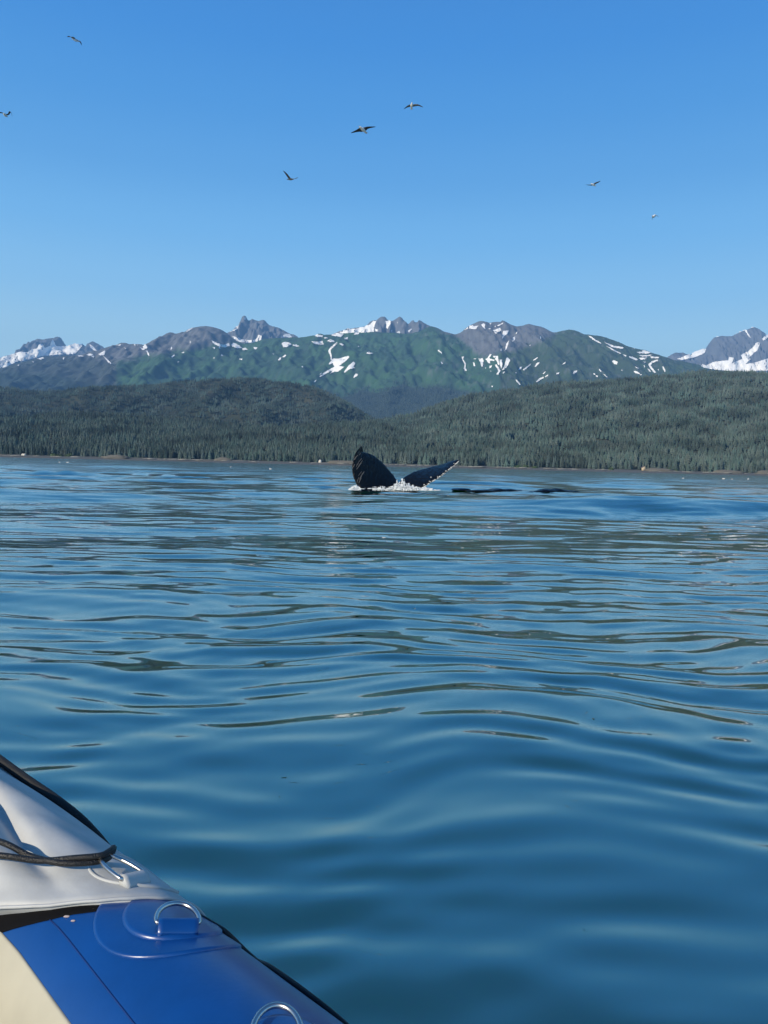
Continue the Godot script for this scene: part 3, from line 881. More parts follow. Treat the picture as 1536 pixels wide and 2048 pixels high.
func build_kayak() -> void:
	var kayak := thing("inflatable_kayak", "blue and white inflatable kayak whose side tube fills the lower left corner", "kayak")
	var st: SurfaceTool
	for side in [1.0, -1.0]:
		var rows := []
		for i in 150:
			var t := -1.7 + 4.9 * i / 149.0
			var ring := PackedVector3Array()
			for k in 64: ring.append(hull(t, 360.0 * k / 64.0 * side, 0.0, side))
			rows.append(ring)
		st = begin()
		loft(st, rows, true, true)
		obj("side_tube", done(st), M.blue, kayak)
	# floor and bottom
	var rows := []
	for i in 30:
		var t := -1.5 + 4.3 * i / 29.0
		var a: Vector3 = axis_at(t, 1.0)[0]
		var b: Vector3 = axis_at(t, -1.0)[0]
		var ring := PackedVector3Array()
		for k in 9:
			var p := a.lerp(b, k / 8.0)
			ring.append(Vector3(p.x, 0.12 + 0.02 * absf(sin(k * PI / 2.0)), p.z))
		for k in 9:
			var p := b.lerp(a, k / 8.0)
			ring.append(Vector3(p.x, -0.08 + 0.10 * pow(absf(k - 4.0) / 4.0, 2.0), p.z))
		rows.append(ring)
	st = begin()
	loft(st, rows, true, true)
	obj("floor", done(st), M.cream, kayak)
	# the white cover over the bow, on each tube and across
	obj("bow_cover", strip(flap_t, func(_p: float) -> float: return 3.15, -95.0, 112.0, cover_off, 110, 120), M.white, kayak)
	obj("bow_cover", strip(flap_t, func(_p: float) -> float: return 3.15, -95.0, 112.0, cover_off, 50, 50, -1.0), M.white, kayak)
	rows = []
	for i in 40:
		var row := PackedVector3Array()
		for k in 25:
			var w := k / 24.0
			var t := lerpf(1.36 + 0.25 * sin(w * PI), 3.1, i / 39.0)
			var a := hull(t, -62.0, 0.002, 1.0)
			var b := hull(t, -62.0, 0.002, -1.0)
			row.append(a.lerp(b, w) + Vector3(0, 0.05 * sin(w * PI), 0))
		rows.append(row)
	st = begin()
	loft(st, rows, false)
	obj("bow_deck", done(st), M.white, kayak)
	var lip := []
	for i in 80:
		var phi := lerpf(-95.0, 112.0, i / 79.0)
		lip.append(hull(flap_t(phi), phi, cover_off(flap_t(phi), phi) - 0.0005))
	st = begin()
	tube(st, PackedVector3Array(lip), 0.0026, 8)
	obj("edge_trim", done(st), M.white, kayak)
	var arc := []
	for i in 60:
		var q := TAU * i / 60.0
		arc.append(hull(1.085 + 0.071 * cos(q), 28.6 + rad_to_deg(0.071 * sin(q) / 0.16), 0.0095))
	st = begin()
	tube(st, PackedVector3Array(arc), 0.0028, 8, false, true)
	obj("edge_trim", done(st), M.white, kayak)
	# black band beside the cover, cream panel, welded seam
	obj("black_band", strip(black_t, func(p): return maxf(flap_t(p) + 0.03, black_t(p) + 0.004), -44.0, 6.0, func(_t, _p): return 0.0018, 6, 60), M.black, kayak)
	obj("cream_panel", strip(func(_p): return -1.0, func(p): return black_t(p) + (0.0 if p > -60.0 else 0.06), -118.0, 0.0, func(_t, _p): return 0.0, 2, 2), M.cream, kayak).free()
	rows = []
	for i in 90:
		var t := lerpf(-1.0, 1.128, i / 89.0)
		var edge := -44.0 - 3.6 * clampf((1.06 - t) / 0.17, 0.0, 2.0)
		var row := PackedVector3Array([hull(t, edge + 0.4, -0.003), hull(t, edge + 0.2, 0.0016), hull(t, edge - 0.5, 0.0028)])
		for k in 16: row.append(hull(t, lerpf(edge - 1.2, -125.0, k / 15.0), 0.0028))
		rows.append(row)
	rows.reverse()
	st = begin()
	loft(st, rows, false)
	obj("cream_panel", done(st), M.cream, kayak)
	var line := []
	for i in 60:
		var t := lerpf(-0.9, 1.062, i / 59.0)
		line.append(hull(t, -25.6 - 2.4 * clampf((1.02 - t) / 0.085, 0.0, 3.0) * 0.9, 0.0002))
	st = begin()
	tube(st, PackedVector3Array(line), 0.0011, 6)
	obj("seam", done(st), M.seam, kayak)
	var scuffs := begin()
	for e in [[1.037, -19.5, 0.003], [1.016, -9.0, 0.0016], [1.02, -19.0, 0.0022], [0.99, 2.0, 0.0014]]:
		var c := hull(e[0], e[1], 0.0006)
		blob(scuffs, c, Vector3(e[2] * 1.6, 0.0011, e[2]), 7, 0.5, 7, 5)
	obj("scuff", done(scuffs), M.scuff, kayak)
	# ring patches: on the white cover, on the blue tube, and the next one aft
	obj("ring_patch", disc(1.085, 28.6, 0.074, 0.0105, 0.006), M.white, kayak)
	d_ring(1.04, 16.5, 0.25, 0.025, 0.066, 0.12, 0.0105, kayak, M.white)
	obj("ring_patch", disc(0.935, 19.7, 0.108, 0.003, 0.003), M.blue, kayak)
	obj("ring_patch", disc(0.93, 19.7, 0.072, 0.0062, 0.004), M.blue, kayak)
	d_ring(0.888, 11.0, -0.5, 0.029, 0.038, 0.14, 0.0075, kayak, M.blue)
	obj("ring_patch", disc(0.615, -2.0, 0.058, 0.0052, 0.005), M.blue, kayak)
	d_ring(0.624, -2.8, -0.6, 0.027, 0.038, 0.14, 0.0055, kayak, M.blue)
	# black cord laced through the forward ring
	var lace := []
	for e in [[1.60, -56.0, 0.05], [1.40, -36.0, 0.036], [1.242, -20.8, 0.030], [1.179, -14.3, 0.030], [1.123, -7.3, 0.027], [1.10, 3.3, 0.020], [1.098, 11.0, 0.017], [1.112, 16.5, 0.022], [1.118, 18.0, 0.031], [1.100, 13.0, 0.034], [1.094, 7.2, 0.032], [1.115, -2.0, 0.030], [1.155, -13.0, 0.029], [1.209, -24.9, 0.030], [1.33, -42.0, 0.036], [1.48, -60.0, 0.05]]:
		lace.append(hull(e[0], e[1], maxf(e[2], cover_off(e[0], e[1]) + 0.012)))
	st = begin()
	tube(st, smooth_path(lace, 12), 0.0047, 12)
	obj("bungee_cord", done(st), M.cord, kayak)
	# the grab line round the outside of the tube
	var grab := []
	for e in [[2.2, 30.0, 0.014], [1.9, 32.0, 0.0145], [1.75, 36.0, 0.0145], [1.6, 42.0, 0.0145], [1.48, 50.0, 0.0145], [1.40, 60.0, 0.0145], [1.33, 78.0, 0.0145], [1.2, 100.0, 0.03]]:
		grab.append(hull(e[0], e[1], cover_off(e[0], e[1]) + e[2] - 0.005))
	st = begin()
	tube(st, smooth_path(grab, 14), 0.0095, 14)
	obj("grab_line", done(st), M.braid, kayak)
	var low := []
	for e in [[0.935, 36.0, 0.004], [0.915, 42.0, 0.004], [0.90, 48.0, 0.0045], [0.88, 60.0, 0.004], [0.855, 62.0, 0.004], [0.82, 58.0, 0.005], [0.75, 56.0, 0.005], [0.68, 60.0, 0.005], [0.62, 70.0, 0.005], [0.5, 84.0, 0.006]]:
		low.append(hull(e[0], e[1], e[2]))
	st = begin()
	tube(st, smooth_path(low, 10), 0.004, 10)
	obj("grab_line", done(st), M.cord, kayak)

# ------------------------------------------------------------------ whale
func build_whale() -> void:
	var whale := thing("humpback_whale", "black tail flukes of a diving whale with a pale ragged edge", "whale", px(780, 978, 33.5))
	var o := whale.position
	# across each section: leading edge, trailing edge (photograph points and metres ahead), thickness
	var sec := [
		[722, 892.5, 33.2, 724, 892.8, 33.25, 0.01], [718, 897, 33.1, 726, 899, 33.3, 0.035], [713.5, 902, 33.0, 727.5, 904.5, 33.4, 0.06],
		[709, 911, 32.9, 737, 906.5, 33.6, 0.11], [705.8, 923, 32.8, 749, 912, 33.75, 0.16], [704.2, 936, 32.7, 760, 921, 33.85, 0.20],
		[705.5, 949, 32.65, 771, 932, 33.9, 0.23], [709.5, 961, 32.6, 780, 943, 33.9, 0.25], [717, 974, 32.6, 788, 952, 33.85, 0.27],
		[735, 992, 32.6, 794, 960, 33.75, 0.32], [762, 1006, 32.65, 796.5, 967, 33.6, 0.42], [790, 1008, 32.7, 798, 967.5, 33.5, 0.42],
		[815, 1000, 32.65, 802, 961.5, 33.5, 0.34], [828, 988, 32.6, 815, 950.5, 33.65, 0.26], [842, 979, 32.5, 832, 942.5, 33.8, 0.21],
		[856, 968.5, 32.5, 850, 937, 33.9, 0.18], [871, 959, 32.6, 867, 932.5, 33.9, 0.15], [886, 949, 32.7, 883, 928.5, 33.8, 0.12],
		[899, 939, 32.85, 897, 924, 33.6, 0.09], [909, 930.5, 33.0, 908.5, 921, 33.4, 0.06], [915, 925, 33.1, 915.5, 919.5, 33.25, 0.03], [918, 921, 33.15, 918.5, 919.8, 33.18, 0.01]]
	var jag := noise(77, 2.4, 3)
	var rows := []
	var n := 26
	var lead := []
	for i in sec.size():
		var e: Array = sec[i]
		lead.append([px(e[0], e[1], e[2]) - o, px(e[3], e[4], e[5]) - o, e[6]])
	var fine := []
	for i in lead.size() - 1:
		for s in 4:
			var w := s / 4.0
			var i0 := maxi(i - 1, 0)
			var i2 := mini(i + 2, lead.size() - 1)
			fine.append([lead[i][0].cubic_interpolate(lead[i + 1][0], lead[i0][0], lead[i2][0], w), lead[i][1].cubic_interpolate(lead[i + 1][1], lead[i0][1], lead[i2][1], w), lerpf(lead[i][2], lead[i + 1][2], w)])
	fine.append(lead[-1])
	for i in fine.size():
		var a: Vector3 = fine[i][0]
		var b: Vector3 = fine[i][1]
		var span: Vector3 = fine[mini(i + 1, fine.size() - 1)][0] + fine[mini(i + 1, fine.size() - 1)][1] - fine[maxi(i - 1, 0)][0] - fine[maxi(i - 1, 0)][1]
		var chord := b - a
		var nn := span.cross(chord).normalized()
		var jb := chord.normalized() * 0.055 * jag.get_noise_1d(i * 1.9) * minf(chord.length() * 2.0, 1.0)
		var ring := PackedVector3Array()
		for k in n:
			var q := TAU * k / n
			var c := 0.5 - 0.5 * cos(q)
			var th: float = fine[i][2] * sin(q) * (0.62 + 0.38 * (1.0 - c)) * 0.5
			th *= 1.0 + 0.3 * jag.get_noise_2d(i * 0.5, c * 2.2) + 0.12 * jag.get_noise_2d(i * 1.3, c * 7.0)
			ring.append(a + (chord + jb) * c + nn * th)
		rows.append(ring)
	var st := begin()
	loft(st, rows, true, true)
	# the tail stock going down into the sea
	var stock := []
	for i in 9:
		var s := i / 8.0
		var c := (px(792, 985, 33.15) - o).lerp(px(792, 985, 33.15) - o + Vector3(0.1, -2.4, -1.6), s)
		var ring := PackedVector3Array()
		for k in 16:
			var q := TAU * k / 16.0
			ring.append(c + Vector3(cos(q) * (0.24 + 0.3 * s), sin(q) * 0.1, sin(q) * (0.2 + 0.4 * s)))
		stock.append(ring)
	loft(st, stock, true, true)
	obj("flukes", done(st), M.whale, whale)
	# barnacles and white scars along the right fluke's lower edge
	var r := RandomNumberGenerator.new()
	r.seed = 8
	var bar := begin()
	for i in 130:
		var t := pow(r.randf(), 0.9)
		var f := lerpf(50.0, 82.5, t)
		var i0 := int(f)
		var row: PackedVector3Array = rows[i0]
		var row2: PackedVector3Array = rows[mini(i0 + 1, rows.size() - 1)]
		var k := 0
		var q := absf(r.randfn(0.0, 1.1 if i < 105 else 2.6))
		k = int(q)
		if r.randf() < 0.5: k = n - 1 - k
		k = clampi(k, 0, n - 1)
		var p := row[k].lerp(row2[k], f - i0)
		var s := r.randf_range(0.012, 0.034) * (0.6 if t > 0.75 else 1.0)
		blob(bar, p, Vector3(s * r.randf_range(1.0, 2.0), s, s), r.randi() % 50, 0.5, 5, 4)
	var white := obj("white_scar", done(bar), M.scar, whale)
	white.set_meta("kind", "stuff")
	# pale scratches on the left fluke
	for i in 17:
		var f := r.randf_range(10.0, 31.0)
		var i0 := int(f)
		var pts := []
		var k0 := r.randf_range(1.0, 5.0)
		var len := r.randf_range(1.2, 4.0)
		for s in 6:
			var kk := k0 + len * 0.5 * s / 5.0
			var ff := f - len * 0.8 * s / 5.0
			for sg in [0]:
				var ii := clampi(int(ff), 0, rows.size() - 2)
				var a0: PackedVector3Array = rows[ii]
				var a1: PackedVector3Array = rows[ii + 1]
				var ka0 := int(kk)
				var p0 := front_of(a0, ka0, n).lerp(front_of(a1, ka0, n), ff - ii)
				var p1 := front_of(a0, ka0 + 1, n).lerp(front_of(a1, ka0 + 1, n), ff - ii)
				pts.append(p0.lerp(p1, kk - ka0) + Vector3(0, 0, 0.004))
		var sc := begin()
		tube(sc, smooth_path(pts, 3), r.randf_range(0.006, 0.013), 5)
		obj("scratch", done(sc), M.scratch, whale)
	# splash
	var sp := begin()
	for i in 3000:
		var where := r.randf()
		var u := 0.0
		var top := 0.0
		if where < 0.42:
			u = r.randfn(806.0, 14.0)
			top = 25.0 * exp(-pow((u - 803.0) / 17.0, 2.0)) * (0.62 + 0.38 * sin(u * 0.9) * sin(u * 0.37)) + 3.0
		elif where < 0.62:
			u = 790.0 + 9.0 * (r.randi() % 9) + r.randfn(0.0, 2.0)
			top = 16.0 * (0.4 + 0.6 * absf(sin(float(int(u / 9.0)) * 2.7))) * clampf((880.0 - u) / 60.0, 0.2, 1.0)
		elif where < 0.75:
			u = 800.0 - 55.0 * pow(r.randf(), 1.8)
			top = 8.0
		elif where < 0.9:
			u = r.randf_range(820.0, 866.0)
			top = 10.0 * (870.0 - u) / 50.0
		else:
			u = r.randf_range(697.0, 722.0)
			top = 11.0 * (1.0 - absf(u - 711.0) / 16.0) + 1.0
		var v := 981.0 - top * pow(r.randf(), 1.4)
		var s := r.randf_range(0.004, 0.017) * (1.0 if r.randf() < 0.9 else 1.4)
		blob(sp, px(u, v, 32.5 + r.randf_range(-0.35, 0.25)), Vector3(s * r.randf_range(0.8, 1.6), s * r.randf_range(0.8, 2.6), s), r.randi() % 60, 0.8, 5, 4)
	for i in 50:
		var p := on_water(r.randfn(795.0, 48.0), r.randf_range(978.0, 983.0))
		p.z = r.randf_range(-32.8, -31.6)
		p.y = 0.03
		blob(sp, p, Vector3(r.randf_range(0.03, 0.12), 0.015, 0.05), r.randi() % 60, 0.6, 6, 4)
	tag(obj("splash", done(sp), M.foam), "white splash of foam where the whale's flukes meet the water", "splash", "", "stuff")

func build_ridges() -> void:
	# low dark humps added where a dark streak lies on the water
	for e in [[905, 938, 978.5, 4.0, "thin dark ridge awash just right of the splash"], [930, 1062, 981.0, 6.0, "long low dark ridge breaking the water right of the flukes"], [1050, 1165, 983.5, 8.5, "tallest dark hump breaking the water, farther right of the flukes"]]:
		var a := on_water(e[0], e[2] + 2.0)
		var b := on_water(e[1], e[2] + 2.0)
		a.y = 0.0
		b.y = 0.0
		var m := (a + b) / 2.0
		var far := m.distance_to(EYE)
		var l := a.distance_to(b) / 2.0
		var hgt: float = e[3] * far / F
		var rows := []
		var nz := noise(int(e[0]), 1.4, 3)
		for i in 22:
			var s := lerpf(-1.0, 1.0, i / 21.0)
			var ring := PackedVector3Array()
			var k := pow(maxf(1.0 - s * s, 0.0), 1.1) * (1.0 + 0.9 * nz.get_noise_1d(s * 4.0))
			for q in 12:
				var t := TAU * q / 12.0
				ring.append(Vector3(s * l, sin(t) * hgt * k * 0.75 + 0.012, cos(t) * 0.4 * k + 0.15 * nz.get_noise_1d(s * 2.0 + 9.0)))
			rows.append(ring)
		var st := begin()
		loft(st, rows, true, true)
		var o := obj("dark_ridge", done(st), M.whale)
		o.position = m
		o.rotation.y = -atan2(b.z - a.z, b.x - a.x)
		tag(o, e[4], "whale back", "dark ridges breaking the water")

func front_of(ring: PackedVector3Array, k: int, n: int) -> Vector3:
	var a := ring[clampi(k, 0, n / 2)]
	var b := ring[(n - clampi(k, 0, n / 2)) % n]
	return a if a.z > b.z else b

# ------------------------------------------------------------------ gulls
func wing(st: SurfaceTool, joints: Array, fwd: Vector3, chords: Array, tones: Array) -> void:
	var path := smooth_path(joints, 5)
	for i in path.size() - 1:
		var rings := []
		var cc := []
		for e in [i, i + 1]:
			var s: float = float(e) / (path.size() - 1) * (chords.size() - 1)
			var a := int(minf(s, chords.size() - 1.001))
			var c := lerpf(chords[a], chords[a + 1], s - a)
			var tone: Color = tones[a].lerp(tones[a + 1], s - a)
			var t := (path[mini(e + 1, path.size() - 1)] - path[maxi(e - 1, 0)]).normalized()
			var f := (fwd - t * fwd.dot(t)).normalized()
			var up := t.cross(f)
			var ring := PackedVector3Array()
			for q in [[0.38, 0.0], [0.2, 0.055], [-0.25, 0.035], [-0.62, 0.0], [-0.25, -0.02], [0.2, -0.035]]:
				ring.append(path[e] + f * q[0] * c + up * q[1] * c)
			rings.append(ring)
			cc.append(tone)
		for j in 6:
			var k := (j + 1) % 6
			for p in [[0, j], [1, j], [1, k], [0, j], [1, k], [0, k]]:
				st.set_color(cc[p[0]])
				st.add_vertex(rings[p[0]][p[1]])

func gull(label: String, u: float, v: float, dist: float, head: Vector3, left: Array, right: Array, tones: Array, body_tone: Color) -> void:
	# head: which way it flies; wings: joints from shoulder to tip, in photograph pixels from the body and metres nearer
	var g := thing("gull", label, "gull", px(u, v, dist), "gulls flying over the bay")
	var m := dist / F
	var f := head.normalized()
	var st := begin()
	var rows := []
	var side := f.cross(Vector3.UP).normalized()
	var up := side.cross(f)
	for e in [[-0.30, 0.012, 0.075], [-0.22, 0.03, 0.055], [-0.13, 0.055, 0.06], [0.0, 0.078, 0.08], [0.10, 0.07, 0.072], [0.17, 0.045, 0.045], [0.21, 0.045, 0.045], [0.25, 0.03, 0.03], [0.27, 0.012, 0.012]]:
		var ring := PackedVector3Array()
		for k in 10:
			var q := TAU * k / 10.0
			ring.append(f * e[0] + side * cos(q) * e[2] + up * sin(q) * e[1])
		rows.append(ring)
	st.set_color(body_tone)
	loft(st, rows, true, true)
	for w in [left, right]:
		var pts := [side * 0.0]
		for e in w: pts.append(Vector3(e[0] * m, -e[1] * m, e[2]))
		wing(st, pts, f, [0.17, 0.20, 0.17, 0.11, 0.025], tones)
	obj("body", done(st), M.feather, g)
	var b := begin()
	tube(b, PackedVector3Array([f * 0.26, f * 0.30, f * 0.325 - up * 0.012]), 0.010, 6)
	obj("beak", done(b), M.beak, g)

func build_gulls() -> void:
	var white := Color(0.8, 0.79, 0.76)
	var grey := Color(0.16, 0.165, 0.18)
	var dark := Color(0.02, 0.02, 0.022)  # black wing tips, and underside shade painted along the wings
	var brown := Color(0.07, 0.065, 0.062)  # shade of birds seen from below, painted into the feathers
	gull("small gull high in the upper left corner, right wing drooping", 150.5, 80.5, 72.0, Vector3(-0.75, 0.05, 0.65), [[-3, -2, 0.2], [-8, -2, 0.45], [-10, 1, 0.6]], [[4, -1, -0.1], [8, 1, -0.2], [10, 6, -0.25]], [brown, grey, grey, dark, dark], Color(0.75, 0.75, 0.76))
	gull("gull cut by the left picture edge, white breast and dark bent wings", 10.5, 230.0, 44.0, Vector3(0.15, -0.1, 1.0), [[-6, -4, 0.0], [-12, -2, 0.1], [-20, 8, 0.2]], [[6, -2, 0.0], [11, -5, 0.1], [17, 5, 0.15]], [brown, dark, dark, dark, dark], white)
	gull("largest gull, banking above the middle with wings spread wide", 726.0, 259.5, 39.0, Vector3(-0.62, 0.25, 0.75), [[-6, 1, 0.1], [-12, 4, 0.12], [-23, 8, 0.1]], [[4, -4, -0.1], [10, -6.5, -0.1], [24, -8, -0.1]], [grey, brown, dark, dark, dark], Color(0.7, 0.69, 0.68))
	gull("pale gull coming head on with arched wings, right of the largest", 823.5, 211.5, 50.0, Vector3(0.02, 0.35, 1.0), [[-4, -0.5, 0.0], [-10, 3, 0.05], [-15, 8, 0.1]], [[5, -1.5, 0.0], [13, -1, 0.05], [22, 3.5, 0.1]], [white, grey, grey, brown, dark], white)
	gull("dark gull with both wings raised in a V, below the largest", 581.0, 358.5, 62.0, Vector3(0.95, -0.05, 0.25), [[-3.5, -3.5, 0.2], [-8, -8, 0.35], [-13, -12, 0.45]], [[3, -3, -0.2], [8, -4.5, -0.35], [14, -7.5, -0.4]], [dark, brown, dark, dark, dark], brown)
	gull("white headed gull with raised wings in the right part of the sky", 1186.5, 369.5, 62.0, Vector3(-0.8, 0.12, 0.55), [[-4, -2, -0.3], [-8, -4, -0.5], [-11.5, -5.5, -0.6]], [[3, -1.5, 0.2], [7, -2.5, 0.3], [11, -4, 0.4]], [grey, grey, brown, dark, dark], Color(0.78, 0.78, 0.77))
	gull("white gull with bent down wings and dark tips, lowest on the right", 1307.5, 433.0, 50.0, Vector3(-0.55, -0.3, 0.75), [[-3, 0.5, 0.2], [-6, 3.5, 0.35], [-6.5, 10, 0.35]], [[3.5, -3, -0.1], [7, -3.5, -0.15], [11, -0.5, -0.1]], [white, white, white, brown, dark], white)
	# gulls sitting on the water
	var st := begin()
	var rows := []
	for e in [[-0.30, 0.02, 0.03, 0.16], [-0.2, 0.05, 0.07, 0.11], [-0.06, 0.09, 0.11, 0.07], [0.08, 0.095, 0.11, 0.06], [0.17, 0.07, 0.075, 0.09], [0.2, 0.05, 0.05, 0.16], [0.22, 0.05, 0.05, 0.22], [0.27, 0.02, 0.02, 0.23]]:
		var ring := PackedVector3Array()
		for k in 10:
			var q := TAU * k / 10.0
			ring.append(Vector3(e[0], e[3] + sin(q) * e[1], cos(q) * e[2]))
		rows.append(ring)
	loft(st, rows, true, true)
	var first := thing("floating_gull", "", "gull")
	obj("body", done(st), M.white_bird, first)
	var b := begin()
	tube(b, PackedVector3Array([Vector3(0.26, 0.23, 0), Vector3(0.32, 0.22, 0)]), 0.012, 6)
	obj("beak", done(b), M.beak, first)
	var spots := [[119, 923.5, "white gull afloat near the left shore, left one of a pair"], [135, 924, "white gull afloat near the left shore, right one of a pair"], [461, 935, "small white gull afloat midway between left edge and whale"], [541, 940, "white gull afloat nearest the whale on its left"], [1366, 958, "white gull afloat far right of the whale, alone"], [1447, 958.3, "white gull afloat near right edge, left of three"], [1464, 959.3, "tiny white gull afloat near right edge, middle of three"], [1496, 959, "white gull afloat near right edge, right of three, neck raised"]]
	for i in spots.size():
		var o: Node3D = first if i == 0 else first.duplicate()
		if i: 
			o.name = numbered("floating_gull")
			add_child(o)
		var d := ray(spots[i][0], spots[i][1])
		var far := minf(EYE.y / maxf(-d.y, 0.001), 170.0)
		o.position = EYE + d * far
		o.position.y = 0.02
		o.rotation.y = [2.6, 0.3, 1.2, 2.2, 0.5, 2.9, 0.1, 0.7][i]
		o.scale = Vector3.ONE * [0.8, 1.0, 0.75, 1.0, 0.85, 0.95, 0.7, 1.05][i]
		tag(o, spots[i][2], "gull", "gulls sitting on the water")

# ------------------------------------------------------------------
func materials() -> void:
	M.water = mat(0.88, 1.0, 0.88, 0.0)
	M.water.albedo_color.a = 0.0
	M.water.metallic = 0.31
	M.water.refraction_enabled = true
	M.water.refraction_scale = 0.06
	M.water.metallic_specular = 0.66
	M.far_water = M.water.duplicate()
	M.far_water.roughness = 0.2
	M.far_water.roughness_texture = noise_tex(15, 0.012, 4, 512, 0.0, 0.05, 1.0)
	M.seabed = mat(0.001, 0.095, 0.025, 0.95)
	M.seabed.metallic_specular = 0.0
	M.far_water.normal_enabled = true
	M.far_water.normal_texture = noise_tex(14, 0.02, 4, 1024, 6.0)
	M.far_water.normal_scale = 0.4
	M.far_water.uv1_triplanar = true
	M.far_water.uv1_world_triplanar = true
	M.far_water.uv1_scale = Vector3(0.05, 0.1, 0.14)
	M.mid_water = M.water.duplicate()
	M.mid_water.normal_enabled = true
	M.mid_water.normal_texture = M.far_water.normal_texture
	M.mid_water.normal_scale = 0.12
	M.mid_water.uv1_triplanar = true
	M.mid_water.uv1_world_triplanar = true
	M.mid_water.uv1_scale = Vector3(0.1, 0.2, 0.3)
	M.land = mat(1, 1, 1, 0.95)
	M.land.vertex_color_use_as_albedo = true
	M.land.metallic_specular = 0.2
	M.snow = mat(0.92, 0.91, 0.88, 0.8)
	M.needles = mat(0.078, 0.112, 0.107, 0.9)
	M.needles.vertex_color_use_as_albedo = true
	M.needles.metallic_specular = 0.2
	M.needles_a = mat(0.078, 0.112, 0.107, 0.9)
	M.needles_b = mat(0.068, 0.098, 0.092, 0.9)
	M.needles_c = mat(0.095, 0.128, 0.115, 0.9)
	M.bark = mat(0.09, 0.07, 0.055, 0.9)
	M.alder = mat(0.05, 0.085, 0.03, 0.8)
	M.beach = mat(0.09, 0.094, 0.09, 0.9)
	M.drift = mat(0.25, 0.24, 0.22, 0.9)
	M.pale_rock = mat(0.6, 0.56, 0.48, 0.9)
	M.bank = mat(0.12, 0.112, 0.095, 0.95)
	M.shed = mat(0.5, 0.4, 0.28, 0.8)
	M.shed_roof = mat(0.12, 0.1, 0.09, 0.8)
	var grime := noise_tex(51, 0.006, 5, 512, 0.0, 0.86, 1.0)
	var skin := noise_tex(52, 0.05, 3, 512, 1.2)
	M.white = vinyl(0.555, 0.56, 0.545, 0.55, grime, skin)
	M.cream = vinyl(0.55, 0.51, 0.385, 0.6, grime, skin)
	M.blue = glossy(0.001, 0.06, 0.27, 0.34, grime, skin)
	M.black = mat(0.004, 0.004, 0.005, 0.85)
	M.black.metallic_specular = 0.25
	M.seam = mat(0.002, 0.03, 0.16, 0.5)
	M.steel = mat(0.62, 0.60, 0.57, 0.27, 1.0)
	M.cord = mat(0.006, 0.006, 0.007, 0.5)
	M.cord.normal_enabled = true
	M.cord.normal_texture = noise_tex(53, 0.15, 2, 256, 4.0)
	M.cord.uv1_triplanar = true
	M.cord.uv1_scale = Vector3(12, 12, 12)
	M.braid = mat(0.012, 0.012, 0.012, 0.7)
	M.braid.albedo_texture = braid_tex()
	M.braid.albedo_color = Color(1, 1, 1)
	M.braid.uv1_triplanar = true
	M.braid.uv1_scale = Vector3(26, 26, 26)
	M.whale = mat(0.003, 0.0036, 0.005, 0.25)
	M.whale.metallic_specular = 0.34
	M.whale.normal_enabled = true
	M.whale.normal_texture = noise_tex(54, 0.03, 5, 512, 10.0)
	M.whale.uv1_triplanar = true
	M.whale.uv1_scale = Vector3(0.4, 0.4, 0.4)
	M.scuff = mat(0.5, 0.4, 0.37, 0.8)
	M.scar = mat(0.62, 0.6, 0.57, 0.6)
	M.scratch = mat(0.13, 0.125, 0.12, 0.5)
	M.foam = mat(0.82, 0.84, 0.86, 0.5)
	M.feather = mat(1, 1, 1, 0.8)
	M.feather.vertex_color_use_as_albedo = true
	M.white_bird = mat(0.8, 0.79, 0.76, 0.7)
	M.beak = mat(0.55, 0.35, 0.06, 0.5)
	
func vinyl(r: float, g: float, b: float, rough: float, grime: Texture2D, skin: Texture2D) -> StandardMaterial3D:
	var m := mat(r, g, b, rough)
	m.albedo_texture = grime
	m.normal_enabled = true
	m.normal_texture = skin
	m.normal_scale = 0.25
	m.uv1_triplanar = true
	m.uv1_scale = Vector3(3, 3, 3)
	return m

func glossy(r: float, g: float, b: float, rough: float, grime: Texture2D, skin: Texture2D) -> StandardMaterial3D:
	var m := vinyl(r, g, b, rough, grime, skin)
	m.clearcoat_enabled = true
	m.clearcoat = 0.6
	m.clearcoat_roughness = 0.28
	return m

func braid_tex() -> ImageTexture:
	var im := Image.create(64, 64, false, Image.FORMAT_RGB8)
	for y in 64:
		for x in 64:
			var a := (x + y) % 16
			var b := (x - y + 64) % 16
			var c := 0.10 if (a < 8) == (b < 8) else 0.06
			if a in [3, 4] and b in [3, 4]: c = 0.5
			im.set_pixel(x, y, Color(c, c, c * 0.95))
	return ImageTexture.create_from_image(im)

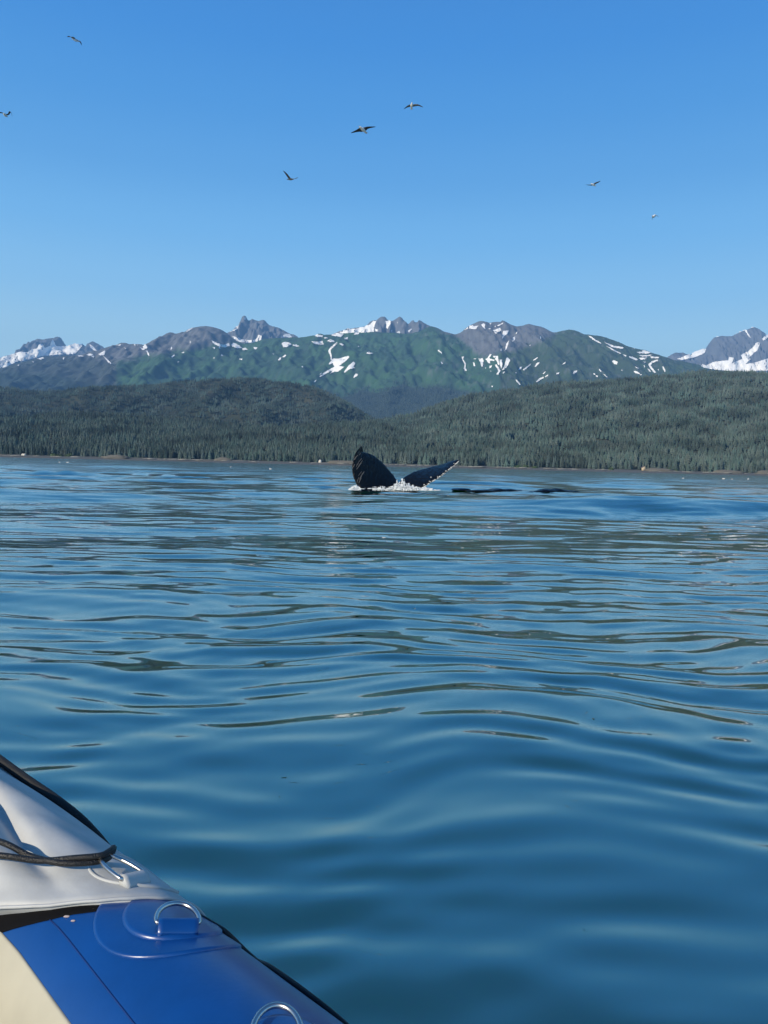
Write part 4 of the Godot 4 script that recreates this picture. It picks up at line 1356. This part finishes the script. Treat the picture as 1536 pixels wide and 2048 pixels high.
func sky_picture() -> ImageTexture:
	# clear air: deep blue above, paler towards the horizon, the same all the way round
	var im := Image.create(8, 512, false, Image.FORMAT_RGBF)
	var el := [0.0, 3.0, 8.0, 12.0, 16.0, 20.0, 24.0, 28.0, 32.0, 45.0, 65.0, 90.0]
	var co := [Vector3(0.74, 1.04, 1.08), Vector3(0.69, 1.0, 1.08), Vector3(0.53, 0.87, 1.04), Vector3(0.31, 0.65, 0.97), Vector3(0.19, 0.51, 0.90), Vector3(0.115, 0.385, 0.79), Vector3(0.074, 0.315, 0.735), Vector3(0.05, 0.262, 0.69), Vector3(0.042, 0.225, 0.625), Vector3(0.024, 0.132, 0.375), Vector3(0.014, 0.076, 0.22), Vector3(0.011, 0.058, 0.175)]
	for y in 512:
		var e := 90.0 - 180.0 * (y + 0.5) / 512.0
		var c := Vector3(0.05, 0.09, 0.12)
		if e > 0.0:
			for i in el.size() - 1:
				if e <= el[i + 1]:
					c = co[i].lerp(co[i + 1], smoothstep(0.0, 1.0, (e - el[i]) / (el[i + 1] - el[i])) * 0.3 + 0.7 * (e - el[i]) / (el[i + 1] - el[i]))
					break
		for x in 8: im.set_pixel(x, y, Color(c.x, c.y, c.z))
	return ImageTexture.create_from_image(im)

func _ready() -> void:
	rng.seed = 2024
	# camera
	var cam := Camera3D.new()
	cam.name = "camera"
	cam.keep_aspect = Camera3D.KEEP_HEIGHT
	cam.fov = rad_to_deg(2.0 * atan(1024.0 / F))
	cam.near = 0.05
	cam.far = 40000.0
	cam.position = EYE
	view = Basis(Vector3.RIGHT, -atan(92.5 / F)) * Basis(Vector3.BACK, deg_to_rad(1.4))
	cam.basis = view
	add_child(cam)
	cam.current = true
	# sky, haze, exposure
	var env := Environment.new()
	env.background_mode = Environment.BG_SKY
	env.sky = Sky.new()
	var sm := PanoramaSkyMaterial.new()
	sm.panorama = sky_picture()
	env.sky.sky_material = sm
	env.background_energy_multiplier = 1.0
	env.tonemap_mode = Environment.TONE_MAPPER_LINEAR
	env.tonemap_exposure = 1.12
	env.sdfgi_enabled = true
	env.ssao_enabled = true
	env.ssil_enabled = true
	env.fog_enabled = true
	env.fog_density = 0.00006
	env.fog_light_color = Color(0.55, 0.77, 1.0)
	var we := WorldEnvironment.new()
	we.name = "air"
	we.environment = env
	add_child(we)
	# the sun: behind the camera, to the left, fairly low
	var sun := DirectionalLight3D.new()
	sun.name = "sun"
	sun.light_energy = 1.6
	sun.light_color = Color(1.0, 0.95, 0.86)
	sun.light_angular_distance = 0.5
	sun.shadow_enabled = true
	add_child(sun)
	sun.look_at_from_position(Vector3(-0.62, 0.5, 0.62), Vector3.ZERO)
	materials()
	SWELLS = [[-2.6, -34.0, 1.0, 0.16, 0.08, 0.0], [-8.0, -42.5, 2.6, 0.22, 0.13, 0.02], [-4.2, -40.5, 1.9, 0.2, 0.1, 0.0], [-14.5, -48.0, 2.4, 0.25, 0.15, 0.03], [-11.0, -45.0, 1.8, 0.22, 0.13, 0.0], [-19.5, -46.0, 2.4, 0.25, 0.13, 0.0]]
	build_water()
	build_seabed()
	build_beach()
	build_land()
	build_shore_things()
	build_whale()
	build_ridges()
	build_kayak()
	build_gulls()
